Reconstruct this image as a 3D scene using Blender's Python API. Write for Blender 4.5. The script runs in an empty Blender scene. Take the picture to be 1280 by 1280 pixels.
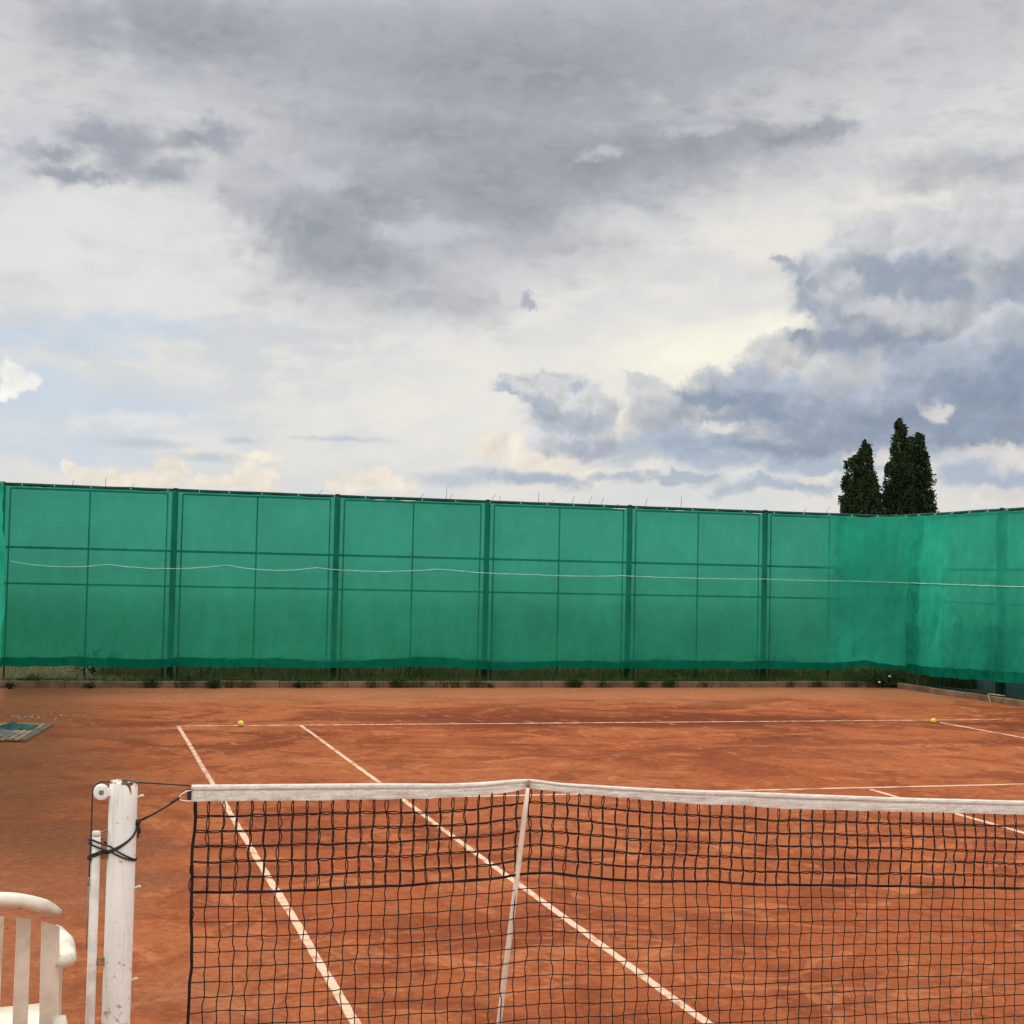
import bpy, bmesh, math, random
from mathutils import Vector, Matrix, noise as mnoise

random.seed(7)
S = bpy.context.scene
C = S.collection
PI = math.pi
EXPOSURE = 0.25
SUN_AZ, SUN_EL = math.radians(-48), math.radians(54)      # azimuth from +Y towards +X


# ------------------------------------------------------------------ helpers
def lin(r, g, b):
    f = lambda c: (c / 255) / 12.92 if c <= 10 else (((c / 255) + .055) / 1.055) ** 2.4
    return (f(r), f(g), f(b), 1)


def fbm(x, y, z=0., o=4):
    return mnoise.fractal(Vector((x, y, z)), .6, 2.1, o)


def lerp(a, b, t):
    return a + (b - a) * t


def table(tab, x):
    if x <= tab[0][0]:
        return tab[0][1]
    for (x0, y0), (x1, y1) in zip(tab, tab[1:]):
        if x <= x1:
            return lerp(y0, y1, (x - x0) / (x1 - x0))
    return tab[-1][1]


class MB:
    """collects vertices and faces and links them as one mesh object"""
    def __init__(self):
        self.v, self.f = [], []

    def vert(self, p):
        self.v.append(tuple(p))
        return len(self.v) - 1

    def quad(self, a, b, c, d):
        n = len(self.v)
        self.v += [tuple(a), tuple(b), tuple(c), tuple(d)]
        self.f.append((n, n + 1, n + 2, n + 3))

    def tube(self, pts, r, n=6, cap=True, closed=False):
        pts = [Vector(p) for p in pts]
        m = len(pts)
        rad = r if isinstance(r, (list, tuple)) else [r] * m
        ref = None
        rings = []
        for i, p in enumerate(pts):
            if closed:
                t = pts[(i + 1) % m] - pts[i - 1]
            else:
                t = pts[min(i + 1, m - 1)] - pts[max(i - 1, 0)]
            t = t.normalized() if t.length > 1e-9 else Vector((0, 0, 1))
            if ref is None:
                ref = Vector((0, 0, 1)) if abs(t.z) < .9 else Vector((1, 0, 0))
            a = (ref - t * ref.dot(t))
            a = a.normalized() if a.length > 1e-6 else t.orthogonal().normalized()
            ref = a
            b = t.cross(a)
            k = len(self.v)
            for j in range(n):
                an = 2 * PI * j / n
                self.v.append(tuple(p + (a * math.cos(an) + b * math.sin(an)) * rad[i]))
            rings.append(k)
        for i in range(m if closed else m - 1):
            k, q = rings[i], rings[(i + 1) % m]
            for j in range(n):
                self.f.append((k + j, k + (j + 1) % n, q + (j + 1) % n, q + j))
        if cap and not closed:
            self.f.append(tuple(rings[0] + j for j in reversed(range(n))))
            self.f.append(tuple(rings[-1] + j for j in range(n)))

    def box(self, lo, hi, mat=None):
        n = len(self.v)
        for z in (lo[2], hi[2]):
            for x, y in ((lo[0], lo[1]), (hi[0], lo[1]), (hi[0], hi[1]), (lo[0], hi[1])):
                p = Vector((x, y, z))
                self.v.append(tuple(mat @ p if mat else p))
        for q in ((3, 2, 1, 0), (4, 5, 6, 7), (0, 1, 5, 4), (1, 2, 6, 5), (2, 3, 7, 6), (3, 0, 4, 7)):
            self.f.append(tuple(n + k for k in q))

    def lathe(self, prof, c=(0, 0, 0), n=24, axis='z'):
        c = Vector(c)
        k = len(self.v)
        for r, h in prof:
            for j in range(n):
                a = 2 * PI * j / n
                p = {'z': (r * math.cos(a), r * math.sin(a), h), 'y': (r * math.cos(a), h, r * math.sin(a)),
                     'x': (h, r * math.cos(a), r * math.sin(a))}[axis]
                self.v.append(tuple(c + Vector(p)))
        for i in range(len(prof) - 1):
            for j in range(n):
                self.f.append((k + i * n + j, k + i * n + (j + 1) % n, k + (i + 1) * n + (j + 1) % n, k + (i + 1) * n + j))
        self.f.append(tuple(k + j for j in reversed(range(n))))
        self.f.append(tuple(k + (len(prof) - 1) * n + j for j in range(n)))

    def grid(self, fn, nu, nv):
        k = len(self.v)
        for i in range(nu + 1):
            for j in range(nv + 1):
                self.v.append(tuple(fn(i / nu, j / nv)))
        for i in range(nu):
            for j in range(nv):
                a = k + i * (nv + 1) + j
                self.f.append((a, a + nv + 1, a + nv + 2, a + 1))

    def build(self, name, mat, parent=None, smooth=True, bevel=0, loc=None):
        me = bpy.data.meshes.new(name)
        me.from_pydata(self.v, [], self.f)
        me.update()
        me.materials.append(mat)
        if smooth:
            me.polygons.foreach_set('use_smooth', [True] * len(me.polygons))
        o = bpy.data.objects.new(name, me)
        C.objects.link(o)
        if loc:
            o.location = loc
        if parent:
            o.parent = parent
        if bevel:
            b = o.modifiers.new('bevel', 'BEVEL')
            b.width, b.segments, b.limit_method = bevel, 2, 'ANGLE'
        return o


def tag(o, label, cat, group=None):
    o['label'], o['category'] = label, cat
    if group:
        o['group'] = group
    return o


def thing(name, loc, label, cat, group=None):
    o = bpy.data.objects.new(name, None)
    o.empty_display_size = .1
    C.objects.link(o)
    o.location = loc
    return tag(o, label, cat, group)


def struct(o, kind='structure'):
    o['kind'] = kind
    return o


# ------------------------------------------------------------------ node helpers
class NT:
    def __init__(self, tree):
        self.t = tree

    def n(self, kind, **kw):
        nd = self.t.nodes.new(kind)
        for k, v in kw.items():
            setattr(nd, k, v)
        return nd

    def put(self, sock, v):
        if isinstance(v, bpy.types.NodeSocket):
            self.t.links.new(v, sock)
        elif v is not None:
            sock.default_value = v

    def math(self, op, a, b=None, c=None, clamp=False):
        nd = self.n('ShaderNodeMath', operation=op, use_clamp=clamp)
        for i, v in enumerate((a, b, c)):
            self.put(nd.inputs[i], v)
        return nd.outputs[0]

    def vec(self, op, a, b=None, scale=None):
        nd = self.n('ShaderNodeVectorMath', operation=op)
        self.put(nd.inputs[0], a)
        if b is not None:
            self.put(nd.inputs[1], b)
        if scale is not None:
            self.put(nd.inputs['Scale'], scale)
        return nd.outputs['Value'] if op in ('LENGTH', 'DOT_PRODUCT') else nd.outputs[0]

    def noise(self, p, scale, detail=4, rough=.55, dist=0, out='Fac', lac=2.0):
        nd = self.n('ShaderNodeTexNoise')
        self.put(nd.inputs['Vector'], p)
        nd.inputs['Scale'].default_value = scale
        nd.inputs['Detail'].default_value = detail
        nd.inputs['Roughness'].default_value = rough
        nd.inputs['Lacunarity'].default_value = lac
        nd.inputs['Distortion'].default_value = dist
        return nd.outputs[0] if out == 'Fac' else nd.outputs[1]

    def step(self, v, a, b, lo=0., hi=1.):
        nd = self.n('ShaderNodeMapRange', interpolation_type='SMOOTHSTEP')
        self.put(nd.inputs['Value'], v)
        nd.inputs['From Min'].default_value, nd.inputs['From Max'].default_value = a, b
        nd.inputs['To Min'].default_value, nd.inputs['To Max'].default_value = lo, hi
        return nd.outputs[0]

    def mix(self, f, a, b, blend='MIX'):
        nd = self.n('ShaderNodeMix', data_type='RGBA', blend_type=blend)
        self.put(nd.inputs[0], f)
        self.put(nd.inputs[6], a)
        self.put(nd.inputs[7], b)
        return nd.outputs[2]

    def map(self, p, scale=(1, 1, 1), loc=(0, 0, 0), rot=(0, 0, 0)):
        nd = self.n('ShaderNodeMapping')
        self.put(nd.inputs[0], p)
        nd.inputs['Scale'].default_value = scale
        nd.inputs['Location'].default_value = loc
        nd.inputs['Rotation'].default_value = rot
        return nd.outputs[0]

    def pos(self):
        return self.n('ShaderNodeNewGeometry').outputs['Position']

    def obj(self):
        return self.n('ShaderNodeTexCoord').outputs['Object']

    def sep(self, p):
        nd = self.n('ShaderNodeSeparateXYZ')
        self.put(nd.inputs[0], p)
        return nd.outputs

    def comb(self, x=0., y=0., z=0.):
        nd = self.n('ShaderNodeCombineXYZ')
        for i, v in enumerate((x, y, z)):
            self.put(nd.inputs[i], v)
        return nd.outputs[0]

    def bump(self, h, strength=.3, dist=.01):
        nd = self.n('ShaderNodeBump')
        nd.inputs['Strength'].default_value = strength
        nd.inputs['Distance'].default_value = dist
        self.put(nd.inputs['Height'], h)
        return nd.outputs[0]


def material(name):
    m = bpy.data.materials.new(name)
    m.use_nodes = True
    t = NT(m.node_tree)
    b = m.node_tree.nodes['Principled BSDF']
    return m, t, b


def simple(name, c0, c1=None, scale=8, rough=.6, metal=0, bump=0, bscale=None, spec=.5):
    m, t, b = material(name)
    p = t.obj()
    if c1:
        t.put(b.inputs['Base Color'], t.mix(t.step(t.noise(p, scale, 6, .6), .35, .65), c0, c1))
    else:
        b.inputs['Base Color'].default_value = c0
    b.inputs['Roughness'].default_value = rough
    b.inputs['Metallic'].default_value = metal
    b.inputs['Specular IOR Level'].default_value = spec
    if bump:
        t.put(b.inputs['Normal'], t.bump(t.noise(p, bscale or scale * 4, 5, .6), bump, .004))
    return m


# ------------------------------------------------------------------ sky
# cloud masses: (azimuth, elevation, half width, half height) in degrees
STRATUS_PALE = [(9.44, 15.42, 5.36, 1.89), (9.20, 13.16, 3.79, 1.89), (11.12, 12.03, 3.79, 1.58), (13.05, 10.80, 2.84, 0.82), (15.53, 13.39, 4.10, 1.42), (14.81, 16.38, 7.89, 2.21), (21.19, 16.46, 6.31, 1.58), (25.27, 16.71, 3.47, 0.79), (6.05, 14.18, 1.89, 0.95), (34.33, 15.46, 2.84, 0.57), (11.53, 20.05, 13.25, 3.16), (24.25, 21.32, 11.99, 2.52)]
STRATUS_DARK = [(14.84, 15.34, 4.10, 1.58), (18.65, 16.16, 4.10, 1.42), (22.13, 16.61, 3.47, 0.95), (16.14, 14.37, 1.89, 0.79), (8.57, 13.28, 1.89, 1.26), (9.85, 12.34, 2.21, 0.82), (11.05, 14.45, 1.89, 0.95), (26.20, 17.04, 2.21, 0.38), (13.52, 17.08, 4.42, 0.82), (28.05, 17.21, 1.26, 0.28), (16.34, 19.35, 8.20, 1.89), (3.70, 20.07, 4.73, 1.26)]
STRATUS_GAP = [(13.14, 13.41, 1.89, 0.32), (8.67, 15.17, 1.51, 0.38), (19.76, 16.40, 0.63, 0.25), (6.62, 15.70, 0.69, 0.25), (23.07, 17.19, 0.95, 0.22)]
SCRAP = [(-1.61, 15.23, 1.07, 0.35), (0.53, 16.08, 1.7, 0.76), (1.15, 15.27, 0.95, 0.69), (2.36, 15.05, 1.01, 0.6), (3.23, 16.26, 1.14, 0.44), (4.38, 16.36, 0.76, 0.47), (-1.12, 14.59, 1.14, 0.32), (0.12, 14.48, 1.01, 0.28)]
LAVENDER = [(-3.16, 13.84, 1.58, 1.26), (-2.63, 14.89, 1.26, 1.58), (23.16, 12.10, 1.89, 0.50), (24.26, 12.09, 0.82, 0.38)]
WHITE_VEIL = [(0.05, 13.13, 4.73, 1.26), (-1.64, 11.52, 3.79, 0.88), (3.96, 12.55, 3.47, 1.26), (2.51, 10.50, 5.05, 0.95), (-2.55, 12.60, 1.89, 0.69), (1.78, 5.55, 1.89, 0.28), (4.50, 4.87, 1.58, 0.38), (5.52, 11.29, 1.89, 0.50)]
BLUE = [(-1.17, 6.21, 4.10, 1.07), (1.18, 5.88, 2.84, 0.76), (-2.40, 8.51, 2.84, 0.63), (0.05, 4.46, 3.79, 0.69), (1.95, 9.26, 4.10, 0.44)]
GLOW_WIDE = [(24.46, 8.87, 6.00, 3.47), (20.09, 7.91, 5.36, 2.84), (26.88, 13.11, 3.79, 1.89), (15.68, 6.89, 5.68, 2.52), (32.00, 14.43, 4.42, 0.76)]
GLOW = [(25.7, 9.12, 2.21, 0.82), (24.16, 8.41, 1.89, 1.07), (23.55, 7.69, 1.58, 0.82), (26.93, 9.72, 1.26, 0.5), (22.75, 8.62, 2.21, 0.57)]
TOWER_BODY = [(31.12, 13.00, 1.89, 1.07), (29.57, 12.69, 1.07, 0.82), (32.60, 12.94, 2.52, 1.42), (35.07, 12.83, 2.84, 1.89), (29.04, 11.12, 1.77, 1.33), (31.14, 11.22, 3.16, 1.89), (34.08, 10.53, 3.79, 2.84), (27.94, 11.89, 0.88, 0.69), (28.01, 10.86, 0.82, 0.82), (36.07, 11.04, 2.52, 2.84)]
TOWER_DARK = [(31.14, 11.57, 1.96, 0.69), (33.49, 11.08, 2.84, 0.76), (35.37, 10.72, 2.52, 1.58), (30.09, 11.96, 0.82, 0.63), (32.90, 11.90, 1.89, 0.50), (29.35, 10.21, 0.95, 0.50), (34.66, 9.33, 3.16, 1.26)]
TOWER_LIGHT = [(30.70, 10.39, 1.39, 0.35), (31.92, 10.18, 0.82, 0.32), (32.01, 12.96, 1.89, 0.38), (29.40, 11.50, 0.44, 0.28), (34.35, 12.86, 1.89, 0.63)]
HORN = [(26.70, 12.34, 0.41, 0.16), (27.26, 12.09, 0.54, 0.25), (27.54, 11.78, 0.22, 0.28), (27.86, 10.50, 0.54, 0.35), (27.64, 11.05, 0.32, 0.44), (28.06, 11.47, 0.28, 0.32)]
LOW_DARK = [(27.57, 9.50, 0.63, 0.22), (29.00, 9.42, 1.45, 0.47), (30.45, 9.28, 1.77, 0.60), (31.34, 8.93, 1.20, 0.50), (32.05, 9.40, 1.07, 0.32)]
BANK_BODY = [(27.25, 8.62, 1.77, 0.82), (29.08, 8.18, 2.40, 1.01), (27.57, 7.48, 2.84, 1.26), (25.66, 7.95, 1.14, 0.69), (24.64, 7.33, 1.26, 0.69), (31.77, 7.75, 3.16, 1.58), (34.67, 7.85, 3.16, 2.52), (21.74, 7.24, 0.76, 0.69), (21.22, 7.99, 0.44, 0.25), (22.19, 6.37, 1.33, 0.88)]
BANK_MID = [(25.42, 7.27, 1.45, 0.82), (27.58, 6.87, 2.02, 0.82), (30.00, 6.70, 2.84, 1.01), (32.07, 7.23, 2.52, 1.14), (34.53, 7.55, 3.00, 1.89), (36.10, 6.93, 1.89, 2.21), (22.52, 5.91, 1.51, 0.76), (25.41, 8.01, 0.69, 0.38), (27.32, 7.76, 0.50, 0.38)]
BANK_DARK = [(24.00, 7.01, 1.01, 0.38), (26.20, 6.40, 2.40, 0.54), (29.11, 5.60, 4.10, 0.63), (30.90, 6.15, 2.84, 0.63), (34.82, 6.95, 2.52, 1.14), (35.31, 5.75, 2.84, 0.44), (33.39, 6.07, 3.16, 0.76), (27.60, 5.17, 3.79, 0.35), (35.95, 7.82, 1.89, 1.26)]
VEIL = [(25.46, 4.78, 4.10, 0.47), (23.59, 5.26, 2.02, 0.50), (28.52, 4.56, 2.52, 0.38), (34.18, 4.33, 2.08, 0.63), (35.83, 3.91, 2.21, 0.63), (22.68, 3.94, 2.52, 0.25), (27.16, 3.74, 2.84, 0.28), (17.96, 3.79, 2.52, 0.28)]
LIGHT_GAP = [(32.78, 6.62, 0.50, 0.25), (24.39, 5.96, 0.54, 0.19), (35.15, 5.10, 1.26, 0.38), (30.32, 4.81, 1.07, 0.25), (35.83, 4.71, 0.95, 0.44), (27.92, 3.94, 0.82, 0.19), (35.56, 3.37, 3.79, 0.28)]
PUFF_BODY = [(17.06, 7.30, 1.20, 0.38), (18.20, 7.51, 1.01, 0.57), (18.60, 6.70, 1.51, 0.79), (19.55, 6.40, 1.07, 0.57), (19.00, 5.39, 1.89, 0.57)]
PUFF_DARK = [(16.24, 7.15, 0.47, 0.13), (17.84, 6.31, 1.07, 0.35), (19.43, 6.09, 0.95, 0.28), (18.36, 5.91, 1.45, 0.25), (19.57, 5.21, 1.64, 0.32), (18.89, 7.52, 0.25, 0.16), (17.26, 6.77, 0.57, 0.25)]
SCUD = [(16.99, 10.69, 0.25, 0.32), (17.22, 10.45, 0.28, 0.22)]
CREAM = [(15.46, 5.13, 0.76, 0.41), (16.36, 4.77, 1.20, 0.57), (17.50, 4.60, 1.26, 0.44), (18.77, 4.12, 1.64, 0.28), (21.07, 5.98, 0.54, 0.28), (21.77, 5.49, 0.69, 0.22), (17.96, 3.67, 1.89, 0.19), (22.05, 3.87, 1.89, 0.19), (2.15, 3.27, 2.21, 0.44), (3.38, 3.87, 0.63, 0.47), (3.91, 4.54, 0.25, 0.16), (6.31, 3.42, 0.88, 0.44), (4.61, 3.30, 0.82, 0.25), (10.78, 3.49, 1.45, 0.44), (6.04, 4.40, 1.01, 0.28), (-0.74, 3.67, 0.19, 0.19)]
SMALL = [(-2.8, 6.97, 0.5, 0.38), (-2.45, 6.67, 0.69, 0.32), (-2.04, 6.58, 0.32, 0.19), (-3.06, 6.45, 0.57, 0.28)]
STREAK = [(2.16, 4.74, 1.26, 0.16), (5.71, 4.98, 0.54, 0.13), (4.58, 4.29, 1.07, 0.16), (9.73, 5.18, 1.26, 0.09), (17.01, 3.87, 1.45, 0.19), (13.85, 3.70, 1.26, 0.25), (15.11, 4.05, 0.95, 0.19)]


def make_world():
    w = bpy.data.worlds.new('World')
    S.world = w
    w.use_nodes = True
    tr = w.node_tree
    t = NT(tr)
    bg = tr.nodes['Background']
    STR = .1
    k = 1 / STR / 2 ** EXPOSURE

    def col(r, g, b):
        c = lin(r, g, b)
        return (c[0] * k, c[1] * k, c[2] * k, 1)

    sky = t.n('ShaderNodeTexSky', sky_type='NISHITA')
    sky.sun_disc = False
    sky.sun_elevation = SUN_EL
    sky.sun_rotation = SUN_AZ
    d = t.n('ShaderNodeTexCoord').outputs['Generated']
    x, y, z = t.sep(d)
    az = t.math('MULTIPLY', t.math('ARCTAN2', x, y), 180 / PI)
    el = t.math('MULTIPLY', t.math('ARCSINE', z), 180 / PI)
    p = t.comb(az, el, 0.)                       # degrees of azimuth and height

    def noise2(q, scale, detail, rough=.58, out='Fac'):
        nd = t.n('ShaderNodeTexNoise', noise_dimensions='2D')
        t.put(nd.inputs['Vector'], q)
        nd.inputs['Scale'].default_value, nd.inputs['Detail'].default_value, nd.inputs['Roughness'].default_value = scale, detail, rough
        return nd.outputs[0] if out == 'Fac' else nd.outputs[1]

    half = (.5, .5, .5)
    flat = t.vec('MULTIPLY', p, (1, 2.4, 1))
    w1 = t.vec('SUBTRACT', noise2(p, .42, 5, .6, 'C'), half)
    w2 = t.vec('SUBTRACT', noise2(p, 1.7, 4, .58, 'C'), half)
    pw = t.vec('ADD', p, t.vec('ADD', t.vec('SCALE', w1, scale=1.3), t.vec('SCALE', w2, scale=.6)))
    pl = t.vec('ADD', p, t.vec('ADD', t.vec('MULTIPLY', w1, (5., 1.6, 0)), t.vec('MULTIPLY', w2, (.45, .22, 0))))
    def puffs(q):
        """heaped domes at two sizes, as in cauliflower cloud"""
        acc = None
        for sc, amp in ((.62, .60), (1.55, .20)):
            nd = t.n('ShaderNodeTexVoronoi', voronoi_dimensions='2D', feature='F1')
            t.put(nd.inputs['Vector'], q)
            nd.inputs['Scale'].default_value = sc
            nd.inputs['Randomness'].default_value = .9
            dd = nd.outputs['Distance']
            v = t.math('MULTIPLY', t.math('SUBTRACT', .45, t.math('MULTIPLY', dd, dd)), amp)
            acc = v if acc is None else t.math('ADD', acc, v)
        return acc
    pp = t.vec('ADD', p, t.vec('ADD', t.vec('SCALE', w1, scale=.9), t.vec('SCALE', w2, scale=.75)))
    nf_ = t.math('SUBTRACT', noise2(p, .7, 6, .55), .5)
    nf = t.math('ADD', t.math('MULTIPLY', nf_, .6), puffs(pp))
    nf = t.math('SUBTRACT', nf, .12)
    nfb = t.math('SUBTRACT', noise2(t.vec('ADD', p, (-.2, .34, 0)), .7, 5, .55), .5)
    nf2 = t.math('ADD', t.math('MULTIPLY', nfb, .6), puffs(t.vec('ADD', pp, (-.2, .34, 0))))
    nf2 = t.math('SUBTRACT', nf2, .12)
    relief = t.math('SUBTRACT', nf, nf2)         # puffs lit from the upper left
    nl = t.math('SUBTRACT', noise2(flat, .3, 6, .54), .5)
    nm = t.math('SUBTRACT', noise2(t.vec('ADD', flat, (40, 11, 0)), .62, 5, .53), .5)

    def field(q, tab):
        acc = None
        for (a, e, ra, re) in tab:
            nd = t.n('ShaderNodeVectorMath', operation='MULTIPLY_ADD')
            t.put(nd.inputs[0], q)
            nd.inputs[1].default_value = (1 / ra, 1 / re, 0)
            nd.inputs[2].default_value = (-a / ra, -e / re, 0)
            v = t.vec('LENGTH', nd.outputs[0])
            acc = v if acc is None else t.math('SMOOTH_MIN', acc, v, .4)
        return acc                                # 0 in the middle, 1 on the outline

    def layer(out, tab, c, soft, kn, op, q, n, lit=0., c2=None, mid=1.):
        f = t.math('SUBTRACT', field(q, tab), t.math('MULTIPLY', n, kn))
        m = t.math('MULTIPLY', t.step(f, mid + soft, mid - soft), op)
        if c2:
            c = t.mix(t.step(nm, -.12, .12), c, c2)
        if lit:
            c = t.vec('SCALE', c[:3] if isinstance(c, tuple) else c, scale=t.math('ADD', 1., t.math('MULTIPLY', relief, lit)))
        return t.mix(m, out, c)

    # thin high overcast
    out = t.mix(t.step(el, 2, 13), col(217, 220, 221), col(210, 211, 212))
    out = t.mix(t.step(nl, -.1, .12), out, col(227, 225, 220))
    out = t.mix(t.math('MULTIPLY', t.step(nm, .0, .2), t.step(el, 5.5, 12, 0., .55)), out, col(199, 200, 204))
    out = layer(out, LAVENDER, col(196, 198, 207), .7, 1.2, .65, pl, nl)
    out = layer(out, BLUE, col(196, 211, 227), .7, 1.6, .75, pl, nl)
    out = layer(out, WHITE_VEIL, col(232, 229, 226), .75, 1.8, .8, pl, nm)
    out = layer(out, GLOW_WIDE, col(239, 234, 225), .9, 1.2, .85, pl, nl)
    out = layer(out, GLOW, col(255, 250, 230), 1., 1.2, .95, pw, nl)
    # low sky, cream and blue bars
    hz = t.math('MULTIPLY', t.step(el, 6.0, 2.0), t.step(nm, -.14, .1, 0., .7))
    out = t.mix(hz, out, col(229, 222, 216))
    # dark layered deck
    out = layer(out, STRATUS_PALE, col(175, 178, 184), .8, 2.2, .9, pl, nl, .12, col(187, 188, 192))
    out = layer(out, STRATUS_DARK, col(148, 152, 160), .85, 1.9, .92, pl, nm, .12, col(161, 164, 171))
    out = layer(out, STRATUS_GAP, col(200, 201, 206), .8, 1.8, .75, pl, nm)
    out = layer(out, SCRAP, col(156, 160, 170), .85, 1.8, .9, pw, nm, .25)
    # heaped clouds
    out = layer(out, CREAM, col(242, 230, 212), .35, 1.4, .8, pw, nf, .5)
    out = layer(out, STREAK, col(188, 196, 208), .95, 1.4, .8, t.vec('ADD', p, t.vec('MULTIPLY', w2, (.9, .18, 0))), nm)
    out = layer(out, TOWER_BODY, col(205, 206, 208), .32, 1.0, .94, pw, nf, .65)
    out = layer(out, TOWER_DARK, col(150, 159, 175), .85, 1.7, .9, pw, nf, .5)
    out = layer(out, TOWER_LIGHT, col(208, 208, 211), .7, 1.3, .85, pw, nf, .4)
    out = layer(out, HORN, col(158, 166, 181), .6, .8, .8, pw, nf, .5)
    out = layer(out, BANK_BODY, col(207, 207, 207), .3, 1.0, .93, pw, nf, .65)
    out = layer(out, LOW_DARK, col(140, 151, 169), .7, .9, .92, pw, nf, .5)
    out = layer(out, BANK_MID, col(168, 177, 192), .7, 1.7, .9, pw, nf, .6)
    out = layer(out, VEIL, col(166, 180, 199), .6, 1.2, .85, pl, nm)
    out = layer(out, BANK_DARK, col(137, 151, 172), .75, 1.3, .9, pl, nm, .4)
    out = layer(out, LIGHT_GAP, col(226, 220, 214), .55, 1.6, .8, pw, nf, .3)
    out = layer(out, PUFF_BODY, col(207, 207, 208), .2, 1.0, .92, pw, nf, .9)
    out = layer(out, PUFF_DARK, col(171, 179, 194), .7, 1.1, .85, pw, nf, .6)
    out = layer(out, SCUD, col(168, 174, 187), .6, 1.0, .85, pw, nf)
    out = layer(out, SMALL, col(247, 244, 238), .38, .9, .95, pw, nf, .4)
    # nishita shows through a little; the deck is brighter overhead
    fin = t.mix(.94, sky.outputs[0], out)
    gain = t.math('MULTIPLY', t.step(el, 23, 62, 1., 1.7), t.step(y, .5, -.5, 1., 1.75))  # unseen sky behind the camera boosted to fill camera-facing surfaces
    fin = t.vec('SCALE', fin, scale=gain)
    tr.links.new(fin, bg.inputs['Color'])
    bg.inputs['Strength'].default_value = STR
    w.cycles.sampling_method = 'MANUAL'
    w.cycles.sample_map_resolution = 512

    sun = bpy.data.lights.new('sun', 'SUN')
    sun.energy = 1.4
    sun.angle = math.radians(22)
    sun.color = (1., .96, .9)
    so = bpy.data.objects.new('sun', sun)
    C.objects.link(so)
    v = Vector((math.sin(SUN_AZ) * math.cos(SUN_EL), math.cos(SUN_AZ) * math.cos(SUN_EL), math.sin(SUN_EL)))
    so.rotation_euler = v.to_track_quat('Z', 'Y').to_euler()


make_world()


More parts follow.
